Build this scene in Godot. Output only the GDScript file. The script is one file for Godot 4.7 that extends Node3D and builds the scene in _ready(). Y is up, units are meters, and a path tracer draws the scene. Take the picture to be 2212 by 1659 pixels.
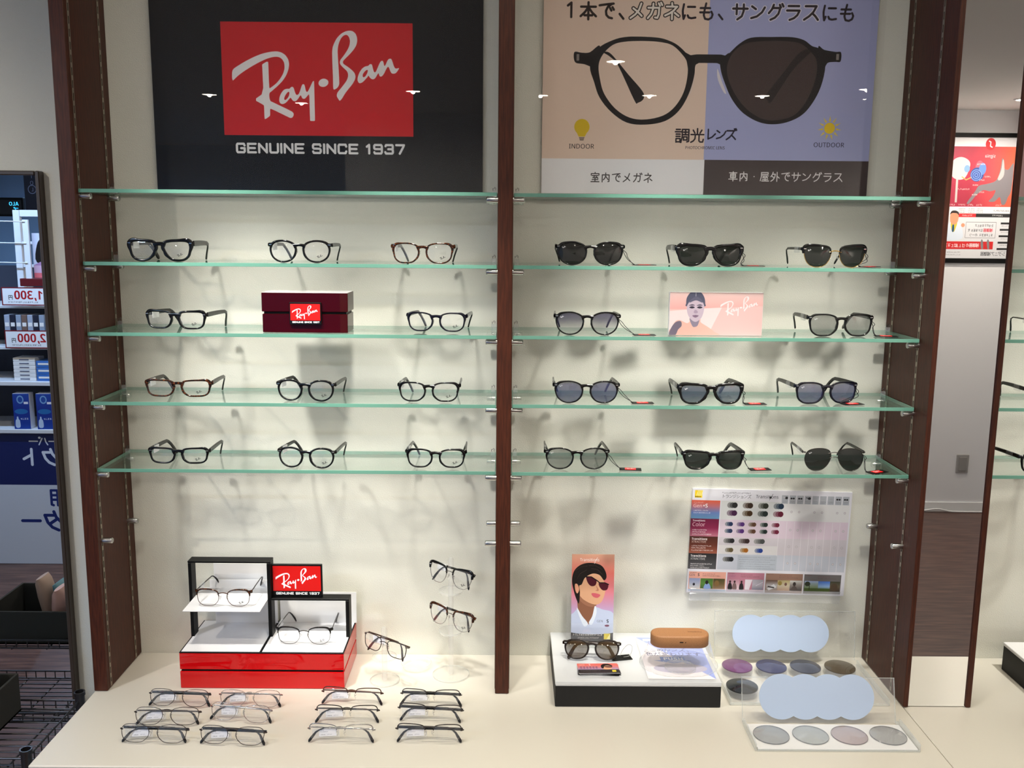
extends Node3D
# An optician's wall of glass shelves. World: x right, y up, z towards the viewer; z = 0 is the wall, CT the height of the counter.
const CT := 0.78
const CEIL := 2.57
const WL := -0.8855          # inner face of the first upright
const WR := 0.8853           # inner face of the third upright
const SH := [1.1079, 0.9583, 0.8099, 0.6615, 0.5118]   # tops of the glass shelves above the counter
const SD := 0.188            # front edge of the shelves
const ER := 0.2483           # plane of the narrow mirror
const REAR := 4.29           # wall opposite

var M := {}
var used := {}

# ------------------------------------------------------------------ small helpers
func V(x, y, z) -> Vector3:
	return Vector3(x, y + CT, z)

func numbered(n: String) -> String:
	if not used.has(n):
		used[n] = 0
		return n
	used[n] += 1
	return "%s_%03d" % [n, used[n]]

func thing(n: String, label: String, category: String, at := Vector3.ZERO, yaw := 0.0, group := "") -> Node3D:
	var o := Node3D.new()
	o.name = numbered(n)
	add_child(o)
	o.position = at
	o.rotation_degrees.y = yaw
	o.set_meta("label", label)
	o.set_meta("category", category)
	if group:
		o.set_meta("group", group)
	return o

func part(parent: Node, n: String, mesh: Mesh, m: Material, at := Vector3.ZERO, rot := Vector3.ZERO, label := "") -> MeshInstance3D:
	var o := MeshInstance3D.new()
	o.name = n
	o.mesh = mesh
	o.material_override = m
	parent.add_child(o, true)
	o.position = at
	o.rotation_degrees = rot
	o.cast_shadow = GeometryInstance3D.SHADOW_CASTING_SETTING_ON
	if label:
		o.set_meta("label", label)
	return o

func struct(n: String, mesh: Mesh, m: Material, at: Vector3) -> MeshInstance3D:
	var o := part(self, numbered(n), mesh, m, at)
	o.set_meta("kind", "structure")
	return o

func mat(c: Color, rough := 0.6, metal := 0.0, spec := 0.5) -> StandardMaterial3D:
	var m := StandardMaterial3D.new()
	m.albedo_color = c
	m.roughness = rough
	m.metallic = metal
	m.metallic_specular = spec
	return m

func pane(c: Color, alpha: float, rough := 0.02) -> StandardMaterial3D:
	var m := mat(Color(c.r, c.g, c.b, alpha), rough)
	m.transparency = BaseMaterial3D.TRANSPARENCY_ALPHA
	return m

func noise_tex(freq: float, ramp: Array, size := 256, sd := 1, kind := FastNoiseLite.TYPE_SIMPLEX_SMOOTH) -> NoiseTexture2D:
	var n := FastNoiseLite.new()
	n.seed = sd
	n.noise_type = kind
	n.frequency = freq
	n.fractal_octaves = 4
	var t := NoiseTexture2D.new()
	t.noise = n
	t.width = size
	t.height = size
	t.seamless = true
	if ramp.size():
		var g := Gradient.new()
		var offs := PackedFloat32Array()
		var cols := PackedColorArray()
		for r in ramp:
			offs.append(r[0])
			cols.append(r[1])
		g.offsets = offs
		g.colors = cols
		t.color_ramp = g
	return t

func tri_mat(tex: Texture2D, scale: Vector3, rough: float, spec := 0.5) -> StandardMaterial3D:
	var m := mat(Color.WHITE, rough, 0.0, spec)
	m.albedo_texture = tex
	m.uv1_triplanar = true
	m.uv1_world_triplanar = true
	m.uv1_scale = scale
	return m

func print_mat(tex: Texture2D, rough := 0.4, coat := 0.0) -> StandardMaterial3D:
	var m := mat(Color.WHITE, rough)
	m.albedo_texture = tex
	m.texture_repeat = false
	if coat > 0.0:
		m.clearcoat_enabled = true
		m.clearcoat = coat
		m.clearcoat_roughness = 0.02
	return m

# ------------------------------------------------------------------ mesh building
class MB:
	var st := SurfaceTool.new()
	func _init() -> void:
		st.begin(Mesh.PRIMITIVE_TRIANGLES)
	# adds a closed shape; the winding is set so that faces look outwards; grp gives a smoothing group for each triangle (-1 flat)
	var next_group := 1
	func add(t: PackedVector3Array, smooth := false, grp := PackedInt32Array()) -> void:
		var c := Vector3.ZERO
		for v in t:
			c += v
		c /= maxf(t.size(), 1)
		var vol := 0.0
		for i in range(0, t.size(), 3):
			vol += (t[i] - c).dot((t[i + 1] - c).cross(t[i + 2] - c))
		st.set_smooth_group(next_group if smooth else -1)
		for i in range(0, t.size(), 3):
			if grp.size():
				st.set_smooth_group(-1 if grp[i / 3] < 0 else next_group + grp[i / 3])
			if vol > 0.0:
				st.add_vertex(t[i]); st.add_vertex(t[i + 2]); st.add_vertex(t[i + 1])
			else:
				st.add_vertex(t[i]); st.add_vertex(t[i + 1]); st.add_vertex(t[i + 2])
		next_group += 64
	# seg: smoothing group of each band between two loops (empty: all one)
	func loft(loops: Array, smooth := false, caps := true, cyclic := false, seg := []) -> void:
		var t := PackedVector3Array()
		var grp := PackedInt32Array()
		var n: int = loops[0].size()
		var cnt: int = loops.size() if cyclic else loops.size() - 1
		for k in cnt:
			var a: PackedVector3Array = loops[k]
			var b: PackedVector3Array = loops[(k + 1) % loops.size()]
			var g: int = (seg[k] if seg.size() else 0) if smooth else -1
			for i in n:
				var j := (i + 1) % n
				t.append_array([a[i], a[j], b[j], a[i], b[j], b[i]])
				grp.append(g)
				grp.append(g)
		if caps and not cyclic:
			for e in 2:
				var l: PackedVector3Array = loops[0] if e == 0 else loops[loops.size() - 1]
				var c := Vector3.ZERO
				for v in l:
					c += v
				c /= n
				for i in n:
					var j := (i + 1) % n
					grp.append(-1)
					if e == 0:
						t.append_array([l[j], l[i], c])
					else:
						t.append_array([l[i], l[j], c])
		add(t, smooth, grp)
	func box(c: Vector3, s: Vector3, bev := 0.0) -> void:
		var h := s / 2.0
		var b := minf(bev, minf(h.x, minf(h.y, h.z)) * 0.6)
		if b <= 0.0:
			var lo := []
			for y in [-h.y, h.y]:
				lo.append(PackedVector3Array([c + Vector3(-h.x, y, -h.z), c + Vector3(h.x, y, -h.z), c + Vector3(h.x, y, h.z), c + Vector3(-h.x, y, h.z)]))
			loft(lo)
			return
		var loops := []
		for r in [[-h.y, b], [-h.y + b, 0.0], [h.y - b, 0.0], [h.y, b]]:
			var x: float = h.x - r[1]
			var z: float = h.z - r[1]
			loops.append(PackedVector3Array([c + Vector3(-x + b, r[0], -z), c + Vector3(x - b, r[0], -z), c + Vector3(x, r[0], -z + b), c + Vector3(x, r[0], z - b), c + Vector3(x - b, r[0], z), c + Vector3(-x + b, r[0], z), c + Vector3(-x, r[0], z - b), c + Vector3(-x, r[0], -z + b)]))
		loft(loops)
	# sweeps an ellipse (half sizes across and up) or a rounded bar along a path
	func sweep(path: Array, ra, rb, sides := 8, side := Vector3.ZERO, boxy := 0.0) -> void:
		var loops := []
		var n := path.size()
		var prev := side
		for i in n:
			var tg: Vector3 = (path[mini(i + 1, n - 1)] - path[maxi(i - 1, 0)]).normalized()
			var s := prev
			if side == Vector3.ZERO:
				if i == 0:
					prev = Vector3.UP if absf(tg.y) < 0.9 else Vector3.RIGHT
				s = (prev - tg * prev.dot(tg)).normalized()
				prev = s
			else:
				s = (side - tg * side.dot(tg)).normalized()
			var u := tg.cross(s).normalized()
			var a: float = ra[i] if ra is Array else ra
			var b: float = rb[i] if rb is Array else rb
			var l := PackedVector3Array()
			for k in sides:
				var an := TAU * (k + 0.5) / sides
				var cx := cos(an)
				var sy := sin(an)
				if boxy > 0.0:
					cx = signf(cx) * pow(absf(cx), 1.0 - boxy)
					sy = signf(sy) * pow(absf(sy), 1.0 - boxy)
				l.append(path[i] + s * (a * cx) + u * (b * sy))
			loops.append(l)
		loft(loops, true)
	func tube(path: Array, r, sides := 8) -> void:
		sweep(path, r, r, sides)
	# turns a profile of [radius, height] pairs; edges sharper than 40 degrees stay sharp
	func lathe(profile: Array, c := Vector3.ZERO, sides := 32, smooth := true) -> void:
		var loops := []
		var seg := []
		var g := 0
		for i in profile.size():
			var q: Array = profile[i]
			var l := PackedVector3Array()
			for k in sides:
				var an := TAU * k / sides
				l.append(c + Vector3(cos(an) * q[0], q[1], sin(an) * q[0]))
			loops.append(l)
			if i < profile.size() - 1:
				var d1 := Vector2(profile[i + 1][0] - q[0], profile[i + 1][1] - q[1])
				if i > 0 and absf(d1.angle_to(Vector2(q[0] - profile[i - 1][0], q[1] - profile[i - 1][1]))) > 0.7:
					g += 1
				seg.append(g)
		var ring: bool = absf(profile[0][0] - profile[-1][0]) + absf(profile[0][1] - profile[-1][1]) < 1e-7
		loft(loops, smooth, not ring, false, seg)
	# a flat outline in x, y given a thickness along z
	func prism(poly: PackedVector2Array, z0: float, z1: float) -> void:
		var ix := Geometry2D.triangulate_polygon(poly)
		var t := PackedVector3Array()
		for i in range(0, ix.size(), 3):
			t.append_array([Vector3(poly[ix[i]].x, poly[ix[i]].y, z1), Vector3(poly[ix[i + 1]].x, poly[ix[i + 1]].y, z1), Vector3(poly[ix[i + 2]].x, poly[ix[i + 2]].y, z1)])
			t.append_array([Vector3(poly[ix[i]].x, poly[ix[i]].y, z0), Vector3(poly[ix[i + 2]].x, poly[ix[i + 2]].y, z0), Vector3(poly[ix[i + 1]].x, poly[ix[i + 1]].y, z0)])
		var n := poly.size()
		var cw := Geometry2D.is_polygon_clockwise(poly)
		var tri_cw := false
		if ix.size() >= 3:
			tri_cw = (poly[ix[1]] - poly[ix[0]]).cross(poly[ix[2]] - poly[ix[0]]) < 0.0
		for i in n:
			var p := poly[i]
			var q := poly[(i + 1) % n]
			if tri_cw == _neg(poly):
				t.append_array([Vector3(p.x, p.y, z0), Vector3(q.x, q.y, z0), Vector3(q.x, q.y, z1), Vector3(p.x, p.y, z0), Vector3(q.x, q.y, z1), Vector3(p.x, p.y, z1)])
			else:
				t.append_array([Vector3(q.x, q.y, z0), Vector3(p.x, p.y, z0), Vector3(p.x, p.y, z1), Vector3(q.x, q.y, z0), Vector3(p.x, p.y, z1), Vector3(q.x, q.y, z1)])
		add(t, false)
	func _neg(poly: PackedVector2Array) -> bool:
		var a := 0.0
		for i in poly.size():
			a += poly[i].cross(poly[(i + 1) % poly.size()])
		return a < 0.0
	func done() -> ArrayMesh:
		st.generate_normals()
		return st.commit()

func bx(s: Vector3, bev := 0.0, c := Vector3.ZERO) -> ArrayMesh:
	var m := MB.new()
	m.box(c, s, bev)
	return m.done()

# a card with its print on the front (+z) face; sides take the colour of the border
func card(w: float, h: float, d: float) -> ArrayMesh:
	var st := SurfaceTool.new()
	st.begin(Mesh.PRIMITIVE_TRIANGLES)
	st.set_smooth_group(-1)
	var x := w / 2.0
	var q := func(a: Vector3, b: Vector3, c: Vector3, e: Vector3):
		for v in [a, b, c, a, c, e]:
			st.set_uv(Vector2(clampf((v.x + x) / w, 0.002, 0.998), clampf(1.0 - v.y / h, 0.002, 0.998)))
			st.add_vertex(v)
	var A := Vector3(-x, 0, d); var B := Vector3(x, 0, d); var C := Vector3(x, h, d); var D := Vector3(-x, h, d)
	var E := Vector3(-x, 0, 0); var F := Vector3(x, 0, 0); var G := Vector3(x, h, 0); var H := Vector3(-x, h, 0)
	q.call(D, C, B, A); q.call(G, H, E, F); q.call(H, G, C, D); q.call(A, B, F, E); q.call(C, G, F, B); q.call(H, D, A, E)
	st.generate_normals()
	return st.commit()

func spline(pts: Array, closed: bool, per := 4) -> Array:
	var out := []
	var n := pts.size()
	var segs := n if closed else n - 1
	for i in segs:
		var p0 = pts[(i - 1 + n) % n] if closed else pts[maxi(i - 1, 0)]
		var p1 = pts[i]
		var p2 = pts[(i + 1) % n]
		var p3 = pts[(i + 2) % n] if closed else pts[mini(i + 2, n - 1)]
		for k in per:
			var t := float(k) / per
			out.append(0.5 * ((2.0 * p1) + (p2 - p0) * t + (2.0 * p0 - 5.0 * p1 + 4.0 * p2 - p3) * t * t + (3.0 * p1 - p0 - 3.0 * p2 + p3) * t * t * t))
	if not closed:
		out.append(pts[n - 1])
	return out

# ------------------------------------------------------------------ drawing of flat print
class Canvas:
	var im: Image
	var s: float
	var host
	func _init(w: float, h: float, ppu: float, bg: Color, owner_) -> void:
		s = ppu * 2.0
		host = owner_
		im = Image.create(int(w * s / 2.0) * 2, int(h * s / 2.0) * 2, false, Image.FORMAT_RGBA8)
		im.fill(bg)
	func rect(x: float, y: float, w: float, h: float, c: Color) -> void:
		im.fill_rect(Rect2i(int(round(x * s)), int(round(y * s)), int(round(w * s)), int(round(h * s))), c)
	func vgrad(x: float, y: float, w: float, h: float, cols: Array) -> void:
		var n := int(h * s)
		for i in n:
			var t := float(i) / n * (cols.size() - 1)
			var k := mini(int(t), cols.size() - 2)
			im.fill_rect(Rect2i(int(x * s), int(y * s) + i, int(w * s), 1), cols[k].lerp(cols[k + 1], t - k))
	func hgrad(x: float, y: float, w: float, h: float, cols: Array) -> void:
		var n := int(w * s)
		for i in n:
			var t := float(i) / n * (cols.size() - 1)
			var k := mini(int(t), cols.size() - 2)
			im.fill_rect(Rect2i(int(x * s) + i, int(y * s), 1, int(h * s)), cols[k].lerp(cols[k + 1], t - k))
	func poly(contours: Array, c: Color) -> void:
		var ylo := 1e9
		var yhi := -1e9
		for ct in contours:
			for p in ct:
				ylo = minf(ylo, p.y)
				yhi = maxf(yhi, p.y)
		var r0 := maxi(0, int(floor(ylo * s)))
		var r1 := mini(im.get_height() - 1, int(ceil(yhi * s)))
		var rows := []
		rows.resize(maxi(r1 - r0 + 1, 0))
		for ct in contours:
			var n: int = ct.size()
			for i in n:
				var a: Vector2 = ct[i] * s
				var b: Vector2 = ct[(i + 1) % n] * s
				if a.y > b.y:
					var q := a
					a = b
					b = q
				var k0 := maxi(r0, int(ceil(a.y - 0.5)))
				var k1 := mini(r1, int(ceil(b.y - 0.5)) - 1)
				for k in range(k0, k1 + 1):
					var xx := a.x + (b.x - a.x) * (k + 0.5 - a.y) / (b.y - a.y)
					if rows[k - r0] == null:
						rows[k - r0] = PackedFloat32Array()
					rows[k - r0].append(xx)
		for k in rows.size():
			if rows[k] == null:
				continue
			var xs: PackedFloat32Array = rows[k]
			xs.sort()
			for i in range(0, xs.size() - 1, 2):
				var x0 := int(round(xs[i]))
				var x1 := int(round(xs[i + 1]))
				if x1 > x0:
					im.fill_rect(Rect2i(x0, k + r0, x1 - x0, 1), c)
	func disc(cx: float, cy: float, rx: float, ry: float, c: Color) -> void:
		var l := PackedVector2Array()
		for i in 40:
			l.append(Vector2(cx + rx * cos(TAU * i / 40.0), cy + ry * sin(TAU * i / 40.0)))
		poly([l], c)
	func line(pts: Array, w: float, c: Color, ends := true) -> void:
		for i in pts.size() - 1:
			var a: Vector2 = pts[i]
			var b: Vector2 = pts[i + 1]
			if a.distance_to(b) < 1e-6:
				continue
			var n := (b - a).normalized().orthogonal() * w * 0.5
			poly([PackedVector2Array([a + n, b + n, b - n, a - n])], c)
		for i in range(0 if ends else 1, pts.size() if ends else pts.size() - 1):
			disc(pts[i].x, pts[i].y, w * 0.5, w * 0.5, c)
	func text(t: String, x: float, y: float, cap: float, c: Color, bold := false, xs := 1.0, spacing := 0.0) -> float:
		# x, y: left end of the baseline; cap: height of capitals; returns the width
		var tris: Array = host.glyph_mesh(t, bold, spacing)
		for tr in tris[0]:
			var q := PackedVector2Array()
			for v in tr:
				q.append(Vector2(x + v.x * cap * xs, y - v.y * cap))
			poly([q], c)
		return tris[1] * cap * xs
	func fit(t: String, x0: float, x1: float, y: float, cap: float, c: Color, bold := false) -> void:
		var w: float = host.glyph_mesh(t, bold, 0.0)[1] * cap
		text(t, x0, y, cap, c, bold, (x1 - x0) / w)
	func jp(t: String, x: float, y: float, size: float, w: float, c: Color, adv := 1.0) -> void:
		# x, y: top left of the first character cell; w: stroke width as a share of the size
		for i in t.length():
			var g = host.KANA.get(t[i])
			if g == null:
				continue
			for stroke in g.split(";"):
				var nums: PackedFloat64Array = stroke.split_floats(",", false)
				var pts := []
				for k in range(0, nums.size() - 1, 2):
					pts.append(Vector2(x + (i * adv + nums[k] / 100.0) * size, y + nums[k + 1] / 100.0 * size))
				line(pts, w * size, c)
	func wide(t: String, x0: float, x1: float, y: float, h: float, w: float, c: Color) -> void:
		# broad square-shouldered capitals; y is the top, w the stroke
		var total := 0.0
		for ch in t:
			total += {"I": 0.42, " ": 0.75, "1": 0.9}.get(ch, 1.36)
		var k := (x1 - x0 + w) / (total - 0.42)
		var at := x0 + w / 2.0
		for ch in t:
			var g = host.WIDE.get(ch)
			var cw: float = {"I": 0.42, " ": 0.75, "1": 0.9}.get(ch, 1.36)
			if g != null:
				for stroke in g.split(";"):
					var nums: PackedFloat64Array = stroke.split_floats(",", false)
					var pts := []
					for i in range(0, nums.size() - 1, 2):
						pts.append(Vector2(at + nums[i] / 100.0 * k * (cw - 0.42) * (0.0 if ch == "I" else 1.0), y + w / 2.0 + nums[i + 1] / 100.0 * (h - w)))
					line(pts, w, c)
			at += cw * k
	func logo(x: float, y: float, w: float, c: Color) -> void:
		var cs: Array = host.logo_shapes(w / 1000.0)
		for grp in [[0], [1], [2, 3], [4], [5], [6, 7]]:
			var l := []
			for k in grp:
				var q := PackedVector2Array()
				for p in cs[k]:
					q.append(p + Vector2(x, y))
				l.append(q)
			poly(l, c)
	func dashes(x: float, y: float, w: float, h: float, c: Color, sd := 1) -> void:
		# a line of print too small to read
		var r := RandomNumberGenerator.new()
		r.seed = sd
		var at := x
		var st := h * 0.13
		while at < x + w:
			var q := h * r.randf_range(0.75, 0.95)
			var rows: Array = [[0.05, 0.45, 0.85], [0.1, 0.6], [0.3, 0.85], [0.0, 0.5], [0.2, 0.5, 0.8], [0.85]][r.randi() % 6]
			for k in rows:
				rect(at + q * r.randf_range(0.0, 0.15), y + h * k, q * r.randf_range(0.7, 0.95), st, c)
			for k in 1 + r.randi() % 2:
				var y0 := r.randf_range(0.0, 0.4) * h
				rect(at + q * r.randf_range(0.1, 0.8), y + y0, st, (h - y0) * r.randf_range(0.6, 1.0), c)
			at += q + h * 0.16
	func done() -> ImageTexture:
		im.resize(im.get_width() / 2, im.get_height() / 2, Image.INTERPOLATE_BILINEAR)
		return ImageTexture.create_from_image(im)

var glyphs := {}
func glyph_mesh(t: String, bold: bool, spacing: float) -> Array:
	# triangles of a line of lettering in units of the capital height, baseline at 0, left end at 0; and its width
	var key := "%s|%s|%s" % [t, bold, spacing]
	if glyphs.has(key):
		return glyphs[key]
	var f := SystemFont.new()
	f.font_names = PackedStringArray(["Droid Sans"])
	f.font_weight = 700 if bold else 400
	var ref := _raw_text("H", f)
	var base := 1e9
	var top := -1e9
	for tr in ref:
		for v in tr:
			base = minf(base, v.y)
			top = maxf(top, v.y)
	var cap := top - base
	var out := []
	var lo := 1e9
	var hi := -1e9
	var pieces := [[t, 0.0]]
	for pc in pieces:
		for tr in _raw_text(pc[0], f):
			var q := []
			for v in tr:
				lo = minf(lo, v.x)
				hi = maxf(hi, v.x)
				q.append(Vector2(v.x / cap, (v.y - base) / cap))
			out.append(q)
	for q in out:
		for i in 3:
			q[i].x -= lo / cap
	glyphs[key] = [out, (hi - lo) / cap]
	return glyphs[key]

func _raw_text(t: String, f: Font) -> Array:
	var tm := TextMesh.new()
	tm.font = f
	tm.font_size = 64
	tm.pixel_size = 0.01
	tm.depth = 0.0
	tm.curve_step = 1.0
	tm.text = t
	var a := tm.get_mesh_arrays()
	var v: PackedVector3Array = a[Mesh.ARRAY_VERTEX]
	var ix = a[Mesh.ARRAY_INDEX]
	var out := []
	var n: int = ix.size() if ix != null and ix.size() else v.size()
	for i in range(0, n - 2, 3):
		var q := []
		for k in 3:
			var p: Vector3 = v[ix[i + k]] if ix != null and ix.size() else v[i + k]
			q.append(Vector2(p.x, p.y))
		out.append(q)
	return out

func logo_shapes(k: float) -> Array:
	var out := []
	for l in LOGO:
		var pts := []
		for i in range(0, l.size(), 2):
			pts.append(Vector2(l[i], l[i + 1]) * k)
		var q := PackedVector2Array()
		var n := pts.size()
		for i in n:                       # one round of corner cutting
			q.append(pts[i].lerp(pts[(i + 1) % n], 0.2))
			q.append(pts[i].lerp(pts[(i + 1) % n], 0.8))
		out.append(q)
	return out

const LOGO := [
	[55,297,51,285,52,256,55,243,65,232,117,201,169,175,213,158,260,148,290,146,313,151,333,163,348,184,353,209,348,238,335,268,314,297,290,320,266,340,248,355,243,343,248,332,259,325,283,307,304,283,320,257,328,231,327,204,318,187,305,177,287,173,264,176,233,185,194,203,155,224,115,248,84,270,63,289],
	[211,214,215,210,236,198,241,199,244,205,244,328,248,333,248,355,244,360,244,383,248,396,251,399,358,448,369,459,369,469,362,481,352,484,344,481,251,437,245,439,245,470,241,476,219,491,214,489,214,423,211,418,163,392,213,358,211,222],
	[294,395,297,375,307,355,321,339,336,334,350,335,359,325,368,324,374,332,378,349,383,362,389,366,398,361,405,346,415,317,421,310,428,311,432,321,435,339,439,349,445,349,453,336,472,298,478,293,481,296,481,493,478,498,457,498,454,494,454,376,452,361,448,365,432,383,426,385,418,384,413,376,409,366,404,371,393,387,383,397,374,398,365,394,355,379,350,384,331,405,315,413,305,412,298,407],
	[347,349,350,356,346,372,335,387,326,392,321,389,322,379,330,364,340,352],
	[556,295,555,306,549,315,538,322,525,324,513,321,505,314,503,304,507,294,515,286,528,281,540,282,550,287],
	[580,333,580,280,578,185,578,151,581,125,589,104,604,77,627,55,650,43,671,39,689,42,703,54,710,72,711,91,706,112,692,134,670,158,644,182,635,192,634,202,641,209,663,223,683,239,695,253,699,270,695,286,682,308,661,332,643,354,625,383,614,394,610,391,598,372,598,362,603,349,626,323,649,294,657,278,660,263,658,250,651,239,631,222,619,208,617,196,622,184,640,163,660,134,670,112,673,91,669,73,661,63,652,60,639,65,627,77,616,99,610,120,607,146,611,232,613,302,612,312,604,326,591,335,584,337],
	[708,289,710,272,718,250,733,229,748,218,766,215,773,207,781,205,787,211,790,226,795,243,800,248,806,243,813,228,827,197,836,188,843,189,847,199,849,212,853,215,858,206,868,184,878,177,887,178,893,191,900,215,907,226,915,227,925,224,928,225,922,236,911,250,899,254,888,252,881,241,874,222,869,218,862,227,847,256,837,267,831,269,824,266,821,256,819,251,815,256,802,277,792,283,783,282,773,274,767,263,760,273,737,297,724,303,715,302],
	[760,234,764,239,760,252,750,268,741,273,736,269,737,257,748,242],
]

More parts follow.
